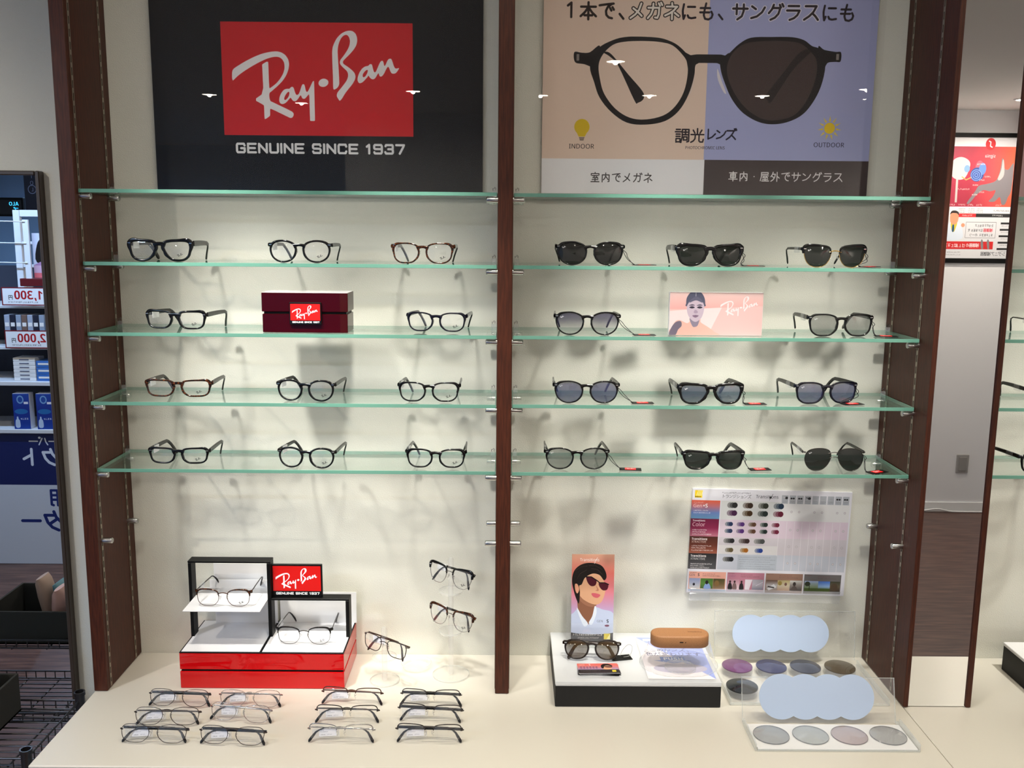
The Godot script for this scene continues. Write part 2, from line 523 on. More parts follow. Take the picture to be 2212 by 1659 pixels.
# strokes of the characters on the signs, in a 100 x 100 cell, y down
const KANA := {
	"1": "30,25,52,8;52,8,52,95",
	"本": "8,28,92,28;50,4,50,97;48,32,30,58,6,80;52,32,70,58,94,80;28,75,72,75",
	"で": "8,20,50,14,88,10;80,11,55,28,45,50,48,72,62,86,80,90;68,34,76,48;82,30,90,43",
	"、": "18,66,40,92",
	"メ": "76,8,62,46,40,72,12,92;28,36,55,56,80,80",
	"ガ": "12,32,78,32;78,32,76,70,68,90,54,88;42,8,40,40,30,68,10,92;74,6,82,20;88,2,96,16",
	"ネ": "48,4,50,18;16,24,80,24;80,24,58,48,34,64,8,76;50,54,50,97;66,60,90,78",
	"に": "20,10,14,45,16,70,20,92;20,92,28,72;44,24,86,24;44,72,50,84,66,88,90,84",
	"も": "46,4,38,40,34,70,42,90,62,94,80,84,86,66,78,50;14,30,70,30;12,54,66,54",
	"サ": "6,32,94,32;28,8,28,64;70,8,70,46,60,76,34,94",
	"ン": "12,18,36,34;10,86,44,76,74,52,90,24",
	"グ": "36,8,26,34,8,56;30,26,76,26;76,26,66,60,46,82,20,94;72,8,80,22;87,3,95,17",
	"ラ": "18,14,82,14;10,40,86,40;86,40,74,66,54,84,28,94",
	"ス": "14,14,80,14;80,14,62,48,38,72,8,92;56,54,76,72,92,92",
	"調": "8,8,36,8;2,24,42,24;8,40,36,40;8,55,36,55;8,70,8,94;8,70,36,70;36,70,36,94;8,92,36,92;50,8,50,60,42,96;50,8,96,8;96,8,96,88,84,92;60,26,86,26;73,14,73,44;58,44,88,44;60,58,60,80;60,58,84,58;84,58,84,80;60,79,84,79",
	"光": "50,2,50,42;20,12,32,32;80,12,68,32;6,42,94,42;36,44,34,70,22,86,6,94;62,44,62,84,70,92,88,92,92,74",
	"レ": "24,8,24,90;24,90,60,74,88,46",
	"ズ": "12,18,74,18;74,18,58,48,36,74,8,94;52,56,72,74,88,92;76,2,83,16;89,0,96,13",
	"室": "50,0,50,10;10,12,90,12;10,12,10,28;90,12,90,28;20,32,80,32;46,34,34,52;26,54,76,52;62,42,80,60;20,72,80,72;50,58,50,94;8,94,92,94",
	"内": "14,24,14,96;14,24,86,24;86,24,86,90,74,92;50,4,50,36;50,36,40,60,26,74;52,40,64,56,76,72",
	"車": "12,14,88,14;50,2,50,97;24,28,76,28;24,28,24,62;76,28,76,62;24,45,76,45;24,62,76,62;6,78,94,78",
	"・": "48,50,52,50",
	"屋": "16,8,86,8;86,8,86,26;16,26,86,26;16,8,16,50,6,92;26,42,88,42;48,44,36,58;30,60,80,58;66,50,82,64;30,78,84,78;56,64,56,94;22,94,94,94",
	"外": "28,4,22,26,6,50;24,24,52,24;52,24,44,60,30,80,8,96;20,46,36,60;70,4,70,97;70,44,94,64",
	"ト": "36,4,36,96;38,38,82,62",
	"ジ": "22,14,42,26;12,38,32,50;12,88,48,76,84,40;64,8,72,22;80,2,88,16",
	"シ": "22,14,44,26;12,40,34,52;12,90,50,78,88,40",
	"ョ": "22,40,78,40;78,40,78,94;26,66,78,66;20,92,78,92",
	"こ": "20,18,50,22,78,18;16,66,24,82,50,88,84,84",
	"の": "52,14,48,50,34,76,20,74,12,54,24,28,50,14,74,20,88,44,82,70,58,88",
	"色": "36,2,26,18,8,32;28,16,66,16;66,16,54,32;22,34,84,34;22,34,22,84,30,92,88,92,92,76;84,34,84,60;22,60,84,60;53,34,53,60",
	"が": "8,36,54,32,66,40,64,72,54,90,42,84;36,8,28,50,10,88;70,30,84,50,90,66;74,8,82,22;88,4,95,17",
	"変": "50,0,50,12;8,14,92,14;38,16,36,36,22,48;60,16,60,44,52,44;22,24,10,42;76,22,90,40;40,46,28,60,12,70;36,54,74,54;74,54,56,78,36,90,8,96;32,62,56,80,92,96",
	"わ": "28,4,28,96;8,32,34,28,16,64,8,76;28,52,54,32,76,34,90,54,82,78,58,90",
	"り": "26,10,22,44,28,60,38,48;72,8,78,40,70,70,46,94",
	"ま": "14,24,86,24;18,46,82,46;50,6,50,80,40,92,24,92,18,82,30,72,52,76,80,92",
	"す": "6,24,94,24;58,4,58,56,48,68,36,64,34,50,46,42,58,50;58,56,56,78,38,96",
	"パ": "32,20,24,56,6,86;60,20,78,54,94,86;82,8,90,8;82,18,90,18;78,13,78,13;94,13,94,13",
	"ー": "8,50,92,50",
	"ク": "38,4,28,32,8,56;32,22,82,22;82,22,70,58,50,82,20,96",
	"用": "16,8,16,60,6,96;16,8,86,8;86,8,86,90,76,94;16,36,86,36;16,62,86,62;51,8,51,94",
	"タ": "40,4,30,32,8,56;34,22,84,22;84,22,72,58,52,82,22,96;32,44,64,66",
	"円": "12,10,12,96;12,10,88,10;88,10,88,92,76,94;50,10,50,52;12,52,88,52",
	"カ": "10,30,84,30;84,30,82,70,74,92,58,90;46,6,44,40,34,68,10,94",
	"コ": "14,18,84,18;84,18,84,88;12,84,84,84",
	"学": "22,4,30,16;48,2,52,14;78,4,68,18;8,20,92,20;8,20,8,36;92,20,92,36;26,36,72,36;72,36,52,52;52,50,52,88,40,94;6,64,94,64",
	"割": "30,0,30,10;8,12,54,12;8,12,8,24;54,12,54,24;14,28,48,28;14,40,48,40;4,52,58,52;30,20,30,60;14,66,14,96;14,66,48,66;48,66,48,96;14,94,48,94;68,14,68,72;88,4,88,88,76,92",
	"補": "22,2,30,14;6,22,44,22;44,22,28,48,6,66;26,44,26,97;34,46,46,56;52,20,96,20;74,2,74,94;54,38,54,96;54,38,94,38;94,38,94,92,86,94;54,56,94,56;54,74,94,74;82,4,92,14",
	"聴": "4,8,44,8;12,8,12,80;36,8,36,97;12,30,36,30;12,52,36,52;4,80,44,74;52,14,96,14;74,2,74,26;54,28,94,28;54,28,54,52;94,28,94,52;54,52,94,52;68,28,68,52;80,28,80,52;54,66,46,88;62,64,62,86,68,92,82,92,86,82;74,58,78,72;90,66,96,82",
	"器": "12,6,40,6;12,6,12,28;40,6,40,28;12,28,40,28;60,6,88,6;60,6,60,28;88,6,88,28;60,28,88,28;6,46,94,46;50,34,38,54,8,66;54,48,68,58,92,66;12,68,40,68;12,68,12,94;40,68,40,94;12,94,40,94;60,68,88,68;60,68,60,94;88,68,88,94;60,94,88,94",
	"リ": "26,10,26,58;72,8,72,50,60,80,40,96",
	"ニ": "22,24,78,24;8,82,92,82",
	"ア": "10,14,86,14;86,14,72,36,58,44;48,32,44,64,18,94",
	"は": "20,10,14,50,18,92;38,30,90,30;70,8,70,78,58,92,42,90,40,78,54,70,74,78,92,92",
	"を": "14,20,78,20;46,4,34,36,16,58;30,42,46,36,58,48,58,66;88,34,52,54,40,74,52,92,86,90",
	"つ": "8,34,50,22,80,28,92,48,80,74,40,88",
	"一": "6,50,94,50",
}

# broad capitals of the line under the emblem, 0..100 both ways
const WIDE := {
	"G": "100,20,90,0,10,0,0,15,0,85,10,100,90,100,100,88,100,52,55,52",
	"E": "100,0,0,0,0,100,100,100;0,50,88,50",
	"N": "0,100,0,0,100,100,100,0",
	"U": "0,0,0,86,10,100,90,100,100,86,100,0",
	"I": "0,0,0,100",
	"S": "98,18,90,0,10,0,0,14,0,38,10,49,90,51,100,64,100,86,90,100,10,100,1,84",
	"C": "100,22,90,0,10,0,0,15,0,85,10,100,90,100,100,80",
	"1": "0,22,60,0,60,100",
	"9": "98,48,10,48,0,36,0,12,10,0,90,0,100,14,100,86,90,100,10,100,2,86",
	"3": "4,14,12,0,90,0,99,12,99,38,90,49,40,49;90,51,100,64,100,88,90,100,10,100,0,84",
	"7": "0,0,100,0,92,20,45,100",
}

# ------------------------------------------------------------------ materials
func make_materials() -> void:
	var wall_bump := noise_tex(0.09, [], 512, 5)
	M.wall = mat(Color(0.86, 0.86, 0.815), 0.75)
	for m in [M.wall]:
		m.heightmap_enabled = true
		m.heightmap_texture = wall_bump
		m.heightmap_scale = 0.05
		m.uv1_triplanar = true
		m.uv1_world_triplanar = true
		m.uv1_scale = Vector3(7, 7, 7)
	M.wall_white = mat(Color(0.89, 0.89, 0.90), 0.8)
	M.ceiling = mat(Color(0.86, 0.85, 0.83), 0.85)
	M.counter = mat(Color(0.85, 0.83, 0.78), 0.28)
	M.cabinet = mat(Color(0.80, 0.78, 0.74), 0.5)
	M.floor = tri_mat(noise_tex(0.02, [[0.0, Color(0.25, 0.165, 0.14)], [0.5, Color(0.34, 0.24, 0.205)], [1.0, Color(0.46, 0.34, 0.29)]], 512, 9), Vector3(0.35, 1.0, 3.2), 0.35)
	M.wood = tri_mat(noise_tex(0.03, [[0.0, Color(0.20, 0.085, 0.045)], [0.5, Color(0.275, 0.125, 0.065)], [1.0, Color(0.34, 0.165, 0.09)]], 512, 3), Vector3(14, 0.9, 14), 0.5, 0.4)
	M.cork = tri_mat(noise_tex(0.12, [[0.0, Color(0.46, 0.30, 0.17)], [0.5, Color(0.62, 0.43, 0.27)], [1.0, Color(0.70, 0.52, 0.35)]], 256, 4), Vector3(18, 18, 18), 0.6)
	M.steel = mat(Color(0.78, 0.78, 0.77), 0.22, 1.0)
	M.steel_dark = mat(Color(0.42, 0.41, 0.40), 0.35, 1.0)
	M.slot = mat(Color(0.13, 0.075, 0.05), 0.8)
	M.strip = mat(Color(0.62, 0.58, 0.52), 0.42, 0.75)
	M.chrome = mat(Color(0.85, 0.85, 0.86), 0.08, 1.0)
	M.mirror = mat(Color(0.90, 0.91, 0.91), 0.0, 1.0)
	M.mirror_frame = mat(Color(0.30, 0.26, 0.23), 0.35, 0.3)
	M.glass = pane(Color(0.55, 0.80, 0.70), 0.055, 0.0)
	M.glass_edge = mat(Color(0.40, 0.60, 0.53), 0.1)
	M.acrylic = pane(Color(0.95, 0.96, 0.97), 0.04, 0.0)
	M.acrylic_edge = pane(Color(0.86, 0.89, 0.88), 0.30, 0.03)
	M.acrylic_rod = pane(Color(0.93, 0.94, 0.94), 0.10, 0.0)
	M.hood = pane(Color(0.88, 0.89, 0.92), 0.10, 0.02)
	M.sign_cover = pane(Color(0.95, 0.96, 0.97), 0.01, 0.0)
	M.sign_cover.metallic_specular = 0.36
	M.clear_plastic = pane(Color(0.9, 0.92, 0.94), 0.12, 0.08)
	M.white = mat(Color(0.90, 0.90, 0.90), 0.4)
	M.white_gloss = mat(Color(0.92, 0.92, 0.93), 0.12)
	M.black = mat(Color(0.022, 0.022, 0.024), 0.45, 0.0, 0.3)
	M.black_matt = mat(Color(0.025, 0.025, 0.027), 0.7)
	M.red_gloss = mat(Color(0.80, 0.035, 0.06), 0.03, 0.0, 0.0)
	M.red_gloss.clearcoat_enabled = true
	M.red_gloss.clearcoat = 1.0
	M.red_gloss.clearcoat_roughness = 0.0
	M.red_dark = mat(Color(0.20, 0.0, 0.012), 0.03, 0.0, 0.0)
	M.red_dark.clearcoat_enabled = true
	M.red_dark.clearcoat = 0.7
	M.red_dark.clearcoat_roughness = 0.0
	M.felt = mat(Color(0.17, 0.175, 0.165), 0.95)
	M.wire = mat(Color(0.33, 0.33, 0.34), 0.3, 0.9)
	M.white_metal = mat(Color(0.85, 0.86, 0.88), 0.3)
	# spectacle frames
	M.acetate = mat(Color(0.018, 0.018, 0.02), 0.1)
	M.acetate_temple = mat(Color(0.05, 0.046, 0.04), 0.22)
	M.navy = mat(Color(0.035, 0.035, 0.085), 0.12)
	M.brown = mat(Color(0.10, 0.06, 0.035), 0.12)
	var tt := noise_tex(0.035, [[0.0, Color(0.02, 0.014, 0.012)], [0.5, Color(0.04, 0.022, 0.014)], [0.62, Color(0.32, 0.15, 0.05)], [1.0, Color(0.50, 0.27, 0.10)]], 256, 11)
	M.tortoise = tri_mat(tt, Vector3(22, 22, 22), 0.1)
	M.tortoise.uv1_world_triplanar = true
	M.gunmetal = mat(Color(0.30, 0.28, 0.27), 0.25, 0.85)
	M.bronze = mat(Color(0.30, 0.20, 0.16), 0.28, 0.8)
	M.silver = mat(Color(0.72, 0.71, 0.70), 0.16, 1.0)
	M.gold = mat(Color(0.85, 0.68, 0.36), 0.16, 1.0)
	M.tip = mat(Color(0.02, 0.02, 0.022), 0.2)
	M.tip_red = mat(Color(0.09, 0.02, 0.025), 0.2)
	M.rivet = mat(Color(0.9, 0.9, 0.9), 0.1, 1.0)
	M.pad = pane(Color(0.9, 0.9, 0.88), 0.25, 0.1)
	M.lens = pane(Color(0.95, 0.96, 0.97), 0.02, 0.0)
	M.lens_grey = pane(Color(0.025, 0.027, 0.03), 0.78, 0.0)
	M.lens_green = pane(Color(0.02, 0.045, 0.03), 0.78, 0.0)
	M.lens_light = pane(Color(0.22, 0.25, 0.24), 0.36, 0.0)
	M.lens_blue = pane(Color(0.16, 0.18, 0.37), 0.48, 0.0)
	M.lens_blue_grey = pane(Color(0.17, 0.23, 0.33), 0.45, 0.0)
	M.lens_brown = pane(Color(0.30, 0.23, 0.13), 0.45, 0.0)
	M.string = mat(Color(0.10, 0.10, 0.10), 0.7)
	M.string_light = mat(Color(0.62, 0.62, 0.60), 0.6)
	M.ink = mat(Color(0.10, 0.10, 0.11), 0.6)
	M.ink_white = mat(Color(0.85, 0.85, 0.86), 0.6)
	M.red_card = mat(Color(0.85, 0.06, 0.07), 0.4)

# ------------------------------------------------------------------ spectacles
# outlines of a lens, nose side at -x, outer side at +x
const LENS := {
	"wayfarer": [-0.97, 0.42, -0.86, 0.80, -0.45, 0.95, 0.1, 1.0, 0.62, 1.0, 0.92, 0.86, 1.0, 0.48, 0.96, -0.02, 0.84, -0.56, 0.52, -0.92, 0.05, -1.0, -0.38, -0.88, -0.68, -0.48, -0.88, 0.0],
	"panto": [-0.97, 0.25, -0.80, 0.70, -0.32, 0.97, 0.25, 1.0, 0.74, 0.82, 0.98, 0.38, 0.98, -0.12, 0.78, -0.62, 0.36, -0.95, -0.12, -1.0, -0.58, -0.80, -0.88, -0.32],
	"square": [-0.97, 0.25, -0.85, 0.72, -0.40, 0.96, 0.20, 1.0, 0.74, 0.90, 0.98, 0.52, 0.98, -0.02, 0.86, -0.58, 0.50, -0.94, 0.0, -1.0, -0.50, -0.90, -0.84, -0.48, -0.96, -0.1],
	"rect": [-0.98, 0.35, -0.86, 0.80, -0.42, 0.96, 0.20, 1.0, 0.78, 0.96, 0.99, 0.64, 0.98, 0.0, 0.88, -0.60, 0.58, -0.93, 0.0, -1.0, -0.48, -0.94, -0.79, -0.60, -0.94, -0.08],
	"club": [-0.96, 0.45, -0.80, 0.84, -0.30, 0.97, 0.36, 1.0, 0.86, 0.94, 1.0, 0.60, 0.95, 0.0, 0.74, -0.58, 0.38, -0.93, -0.02, -1.0, -0.48, -0.88, -0.80, -0.48, -0.96, 0.02],
	"aviator": [-0.96, 0.50, -0.78, 0.86, -0.28, 1.0, 0.32, 0.96, 0.80, 0.72, 1.0, 0.18, 0.92, -0.35, 0.64, -0.80, 0.18, -1.0, -0.34, -0.86, -0.74, -0.42, -0.94, 0.08],
}

func lens_outline(shape: String, a: float, b: float) -> Array:
	var pts := []
	var l: Array = LENS[shape]
	for i in range(0, l.size(), 2):
		pts.append(Vector2(l[i] * a, l[i + 1] * b))
	return spline(pts, true, 4)

func outward(pts: Array) -> Array:
	var n := pts.size()
	var out := []
	for i in n:
		var tg: Vector2 = (pts[(i + 1) % n] - pts[(i - 1 + n) % n]).normalized()
		var nn := Vector2(tg.y, -tg.x)
		if nn.dot(pts[i]) < 0.0:
			nn = -nn
		out.append(nn)
	return out

# o: w, h (of the whole front), shape, frame, lens, temple, t (rim), top, corner, dbl, style ("acetate", "metal", "half", "club"), folded, tag, rivet, pads, print, hang
func spectacles(n: String, o: Dictionary, label: String, group: String) -> Node3D:
	var root := thing(n, label, "sunglasses" if n == "sunglasses" else "eyeglasses", Vector3.ZERO, 0.0, group)
	var W: float = o.w
	var H: float = o.h
	var style: String = o.get("style", "acetate")
	var t: float = o.get("t", 0.0035)
	var top: float = o.get("top", 0.0)
	var corner: float = o.get("corner", 0.0015)
	var dbl: float = o.get("dbl", 0.019)
	var ends: float = o.get("ends", 0.005)
	var depth: float = o.get("depth", 0.0045)
	var a := (W - 2.0 * ends - dbl - 2.0 * t) / 4.0
	var b := (H - 2.0 * t - top) / 2.0
	var cx := dbl / 2.0 + a
	var cy := t + b
	var fm: Material = M[o.get("frame", "acetate")]
	var bend := func(v: Vector3) -> Vector3:
		return Vector3(v.x, v.y, v.z - 0.9 * v.x * v.x)
	var shape: String = o.shape
	var hinge: float = o.get("hinge", {"wayfarer": 0.80, "rect": 0.70, "square": 0.72, "panto": 0.66, "club": 0.70, "aviator": 0.62}[shape])
	var pts := lens_outline(shape, a, b)
	var nn := outward(pts)
	var cnt := pts.size()
	# front of the frame: both rims, bridge and end pieces
	var fr := MB.new()
	var brow := MB.new()
	var has_brow := style == "club" or style == "half"
	for sd in [1.0, -1.0]:
		var loops := []
		var blo := []
		for i in cnt:
			var p: Vector2 = pts[i]
			var q: Vector2 = nn[i]
			var an := atan2(p.y / b, p.x / a)
			var ti := t
			var di := depth
			if style == "acetate":
				ti += top * pow(maxf(0.0, q.y), 2.0) + corner * exp(-pow((an - 0.62) / 0.42, 2.0)) + 0.001 * exp(-pow((absf(an) - 2.75) / 0.4, 2.0)) * (2.2 if shape == "wayfarer" else 1.0)
			elif style == "half":
				ti = 0.0004
				di = 0.0008
			elif style == "club":
				ti = 0.0011
				di = 0.0016
			else:
				di = 0.0018
			var prof := [[0.0, -0.32], [0.0, 0.32], [0.2, 0.5], [0.8, 0.5], [1.0, 0.3], [1.0, -0.3], [0.8, -0.5], [0.2, -0.5]]
			var l := PackedVector3Array()
			for k in prof:
				var r: Vector2 = p + q * (ti * k[0])
				l.append(bend.call(Vector3(sd * (cx + r.x), cy + r.y, k[1] * di)))
			loops.append(l)
		if style != "half":
			fr.loft(loops, true, false, true)
		if has_brow:
			var i0 := -1
			var run := []
			for i in cnt:       # upper part of the rim from nose to temple
				var p2: Vector2 = pts[i]
				if p2.y > (0.18 * b if style == "club" else 0.30 * b):
					run.append(i)
			# keep the run contiguous
			var start := 0
			for k in run.size():
				if not run.has((run[k] - 1 + cnt) % cnt):
					start = k
			for k in run.size():
				var i: int = run[(start + k) % run.size()]
				var p3: Vector2 = pts[i]
				var q3: Vector2 = nn[i]
				var f := float(k) / (run.size() - 1)
				var tb: float = o.get("brow", 0.005) * brow_share(p3, a, b) if style == "club" else 0.0017
				var db := 0.0042 if style == "club" else 0.0018
				var l := PackedVector3Array()
				for kk in [[-0.1, -0.4], [-0.1, 0.4], [0.2, 0.5], [0.8, 0.5], [1.0, 0.3], [1.0, -0.3], [0.8, -0.5], [0.2, -0.5]]:
					var r: Vector2 = p3 + q3 * (tb * kk[0])
					l.append(bend.call(Vector3(sd * (cx + r.x), cy + r.y, kk[1] * db)))
				blo.append(l)
			brow.loft(blo, true)
		# end piece
		var yh: float = cy + b * hinge
		var ex := cx + a * 0.96
		var eh: float = o.get("end_h", 0.0048 if shape == "wayfarer" else 0.0036)
		if style != "acetate" and style != "club":
			eh = 0.0013
		var pth := []
		for k in 5:
			var f := k / 4.0
			pth.append(bend.call(Vector3(sd * lerpf(ex, W / 2.0 - 0.0012, f), yh + 0.0006, -0.0045 * f * f)))
		var ea := [eh * 1.05, eh * 1.05, eh, eh, eh * 0.95]
		var eb := [depth * 0.42, depth * 0.42, depth * 0.42, depth * 0.5, depth * 0.5]
		(brow if has_brow else fr).sweep(pth, ea, eb, 8, Vector3.UP, 0.45)
	# bridge
	var yb: float = cy + b * o.get("bridge", (0.62 if shape == "wayfarer" else 0.54) if style == "acetate" else 0.42)
	var path := []
	var bh: float = o.get("bridge_h", 0.0029)
	for k in 9:
		var f := k / 8.0 * 2.0 - 1.0
		path.append(Vector3(f * (dbl / 2.0 + a * 0.10 + 0.0005), yb + (1.0 - f * f) * o.get("arch", 0.003), 0.0006))
	if style == "acetate":
		var up := []
		for k in 9:
			var f := absf(k / 8.0 * 2.0 - 1.0)
			up.append(bh * (1.0 + 1.1 * f * f * f))
		fr.sweep(path, up, depth * 0.45, 8, Vector3.UP, 0.4)
	elif style == "club":
		pass
	elif style == "half":
		brow.sweep(path, 0.0009, 0.0009, 8)
	else:
		fr.sweep(path, 0.0010, 0.0010, 8)
		if o.get("double", false):
			var p2 := []
			for q in path:
				p2.append(q + Vector3(0, b * 0.42, 0))
			p2[0].x -= 0.004
			p2[8].x += 0.004
			fr.sweep(p2, 0.0008, 0.0008, 8)
	if style == "half":
		part(root, "brow_rim", brow.done(), fm)
	else:
		part(root, "front_frame", fr.done(), M[o.get("wire", "silver")] if style == "club" else fm)
	if style == "club":
		part(root, "brow_bar", brow.done(), fm)
		var bb := MB.new()
		bb.sweep(path, 0.0011, 0.0011, 8)
		part(root, "bridge", bb.done(), M[o.get("wire", "silver")])
	# lenses
	for sd in [1.0, -1.0]:
		var lo := []
		for z in [-0.0006, 0.0006]:
			for r in ([0.0, 0.5, 1.0] if z < 0 else [1.0, 0.5, 0.0]):
				var l := PackedVector3Array()
				for i in range(0, cnt, 2):
					var p: Vector2 = pts[i] * maxf(r, 0.02) * 1.005
					var bulge: float = 0.0022 * (1.0 - r * r)
					l.append(bend.call(Vector3(sd * (cx + p.x), cy + p.y, z + bulge)))
				lo.append(l)
		var ls := MB.new()
		ls.loft(lo, true, true, false, [0, 0, 1, 2, 2])
		var lm: Material = M.lens
		if o.has("lens"):
			lm = M[o.lens]
		var lp := part(root, "lens", ls.done(), lm)
		if o.get("gradient", false):
			lp.mesh = tint_lens(lp.mesh, cy - b, cy + b)
		# the maker's name printed on one lens
		if o.get("print", "") == "dark" and sd > 0.0:
			part(lp, "lens_print", logo_mesh(0.015), M.ink, bend.call(Vector3(cx + a * 0.02, cy - b * 0.55, 0.0035)), Vector3(0, 2, 6))
		if o.get("print", "") == "white" and sd < 0.0:
			part(lp, "lens_print", logo_mesh(0.009), M.ink_white, bend.call(Vector3(-cx - a * 0.80, cy + b * 0.58, 0.0028)), Vector3(0, 0, 8))
	# rivets
	if o.get("rivet", false):
		for sd in [1.0, -1.0]:
			var rv := MB.new()
			rv.box(bend.call(Vector3(sd * (W / 2.0 - 0.0066), cy + b * hinge + 0.0010, depth * 0.5 + 0.0004)), Vector3(0.0056, 0.0020, 0.0012), 0.0005)
			part(root, "rivet", rv.done(), M.rivet)
	# nose pads
	for sd in [1.0, -1.0]:
		var np := MB.new()
		if o.get("pads", style != "acetate"):
			var c := Vector3(sd * (dbl / 2.0 - 0.0025), cy - b * 0.05, -0.005)
			np.sweep([c + Vector3(-sd * 0.001, 0.0055, 0.0008), c + Vector3(-sd * 0.0005, 0.003, 0.0), c, c + Vector3(sd * 0.0012, -0.003, 0), c + Vector3(sd * 0.002, -0.0055, 0.0005)], [0.0006, 0.0012, 0.0014, 0.0012, 0.0006], [0.0012, 0.0028, 0.0033, 0.003, 0.0012], 8)
			var pd := part(root, "nose_pad", np.done(), M.pad)
			var arm := MB.new()
			arm.tube([c, c + Vector3(sd * 0.0005, 0.001, -0.002), c + Vector3(sd * 0.003, 0.003, -0.001), Vector3(sd * (dbl / 2.0 + 0.0006), cy + b * 0.12, -0.001)], 0.0004, 6)
			part(pd, "pad_arm", arm.done(), M.silver if style != "metal" or o.get("frame", "") == "silver" else fm)
		else:
			var c := Vector3(sd * (dbl / 2.0 + 0.0002), cy - b * 0.08, -0.003)
			np.sweep([c + Vector3(-sd * 0.0006, 0.007, 0.001), c + Vector3(-sd * 0.001, 0.003, 0), c + Vector3(-sd * 0.0008, 0, 0), c + Vector3(sd * 0.0006, -0.004, 0), c + Vector3(sd * 0.002, -0.008, 0.001)], [0.0008, 0.0018, 0.0022, 0.0019, 0.0008], [0.001, 0.003, 0.0035, 0.003, 0.001], 8)
			part(root, "nose_pad", np.done(), fm)
	# temples
	var folded: bool = o.get("folded", false)
	var hook: float = o.get("hook", 0.036)
	for sd in [1.0, -1.0]:
		var yh: float = cy + b * hinge + 0.0006
		var th: float = o.get("temple_h", 0.0046 if style == "acetate" else 0.0016)
		var tl: float = o.get("temple_l", 0.096)
		var tw: float = 0.0018 if style == "acetate" else 0.0010
		var ph := [Vector3(0, 0, 0), Vector3(0, 0.0002, -0.02), Vector3(0, 0.0003, -0.045), Vector3(0, 0.0, -0.07), Vector3(0, -0.0006, -tl + 0.006), Vector3(0, -0.004, -tl - 0.003), Vector3(-sd * 0.003, -hook * 0.32, -tl - 0.010), Vector3(-sd * 0.007, -hook * 0.62, -tl - 0.016), Vector3(-sd * 0.010, -hook * 0.9, -tl - 0.021), Vector3(-sd * 0.011, -hook, -tl - 0.0225)]
		var hh := [th, th * 1.02, th * 0.98, th * 0.90, th * 0.80, th * 0.78, th * 0.80, th * 0.92, th * 0.9, th * 0.35]
		if style != "acetate":
			hh = [th, th, th, th, th * 0.9, 0.0015, 0.0022, 0.0030, 0.0030, 0.001]
		var at: Vector3 = bend.call(Vector3(sd * (W / 2.0 - 0.0022), yh, -0.004))
		var rot := Vector3(0, 0, 0)
		if folded:
			at.z -= 0.004 if sd > 0.0 else 0.0095
			rot = Vector3(0, sd * 89.0, 0)
		else:
			rot = Vector3(o.get("drop", 0.0), sd * o.get("splay", 2.5), 0)
		var tm := MB.new()
		if style == "acetate":
			tm.sweep(ph, tw, hh, 10, Vector3.RIGHT, 0.35)
			var tp := part(root, "temple", tm.done(), M[o.get("temple", "acetate_temple")], at, rot)
			_tag(tp, o, sd)
		else:
			tm.sweep(ph.slice(0, 6), tw, hh.slice(0, 6), 8, Vector3.RIGHT)
			var tp := part(root, "temple", tm.done(), M[o.get("temple", "gunmetal")], at, rot)
			var tipm := MB.new()
			tipm.sweep(ph.slice(4), [0.0013, 0.0015, 0.0017, 0.0019, 0.0019, 0.0008], hh.slice(4), 8, Vector3.RIGHT)
			part(tp, "temple_tip", tipm.done(), M[o.get("tip", "tip")])
			_tag(tp, o, sd)
	# cord with a folded swing tag
	if o.has("hang"):
		var g: Array = o.hang       # x, z and turn of the tag
		var card_at := Vector3(g[0], 0.0016, g[1])
		var yh2: float = cy + b * 0.4
		var h0: Vector3 = bend.call(Vector3(W / 2.0 - 0.004, yh2, -0.006))
		var e0 := card_at + Vector3(-0.02, 0.0004, 0.0)
		var sg := MB.new()
		var dx: float = maxf(0.012, (e0.x - h0.x))
		for k in 2:
			var sp := spline([h0, h0 + Vector3(0.004 + k * 0.004, -0.010 + k * 0.003, 0.002), h0 + Vector3(dx * 0.45, -yh2 * (0.62 - 0.15 * k), 0.004 - k * 0.006), e0 + Vector3(-0.006, 0.004, 0.002 - 0.004 * k), e0], false, 4)
			sg.tube(sp, 0.0007, 6)
		var lbl := "thin black cord"
		part(root, "tag_cord", sg.done(), M.string, Vector3.ZERO, Vector3.ZERO, lbl)
		var tg := part(root, "swing_tag", bx(Vector3(0.048, 0.0012, 0.022), 0.0003), M.black, card_at, Vector3(0, g[2], 0), "black swing tag with a red panel")
		part(tg, "red_panel", card_flat(0.024, 0.015), M.tag_print, Vector3(0, 0.0007, 0))
	return root

func brow_share(p: Vector2, a: float, b: float) -> float:
	# the brow swells towards the temple and thins towards nose and cheek
	var f := clampf((p.x / a + 1.0) / 2.0, 0.0, 1.0)
	return (0.55 + 0.6 * f) * clampf(0.35 + 0.9 * p.y / b, 0.3, 1.0)

func _tag(tp: Node3D, o: Dictionary, sd: float) -> void:
	# paper price tag in a clear sleeve, threaded on one temple
	if o.get("tag", "") == "" or sd > 0.0:
		return
	var z := -0.020
	if o.tag == "paper":
		part(tp, "price_tag", bx(Vector3(0.0009, 0.0150, 0.026), 0.0002), M.tag_white, Vector3(0.0034 , -0.004, z - 0.008))
		part(tp, "clear_sleeve", bx(Vector3(0.0052, 0.012, 0.022), 0.001), M.clear_plastic, Vector3(0, -0.001, z - 0.010))
	elif o.tag == "sleeve":
		part(tp, "clear_sleeve", bx(Vector3(0.0056, 0.0135, 0.022), 0.001), M.clear_plastic, Vector3(0, -0.002, z - 0.010))
	elif o.tag == "label":
		var c := part(tp, "price_tag", card(0.036, 0.0155, 0.0006), M.label_print, Vector3(0.0034, -0.0165, -0.038), Vector3(0, 90, 4))
		part(c, "clear_sleeve", bx(Vector3(0.056, 0.019, 0.0012), 0.0003), M.clear_plastic, Vector3(-0.004, 0.006, -0.001))

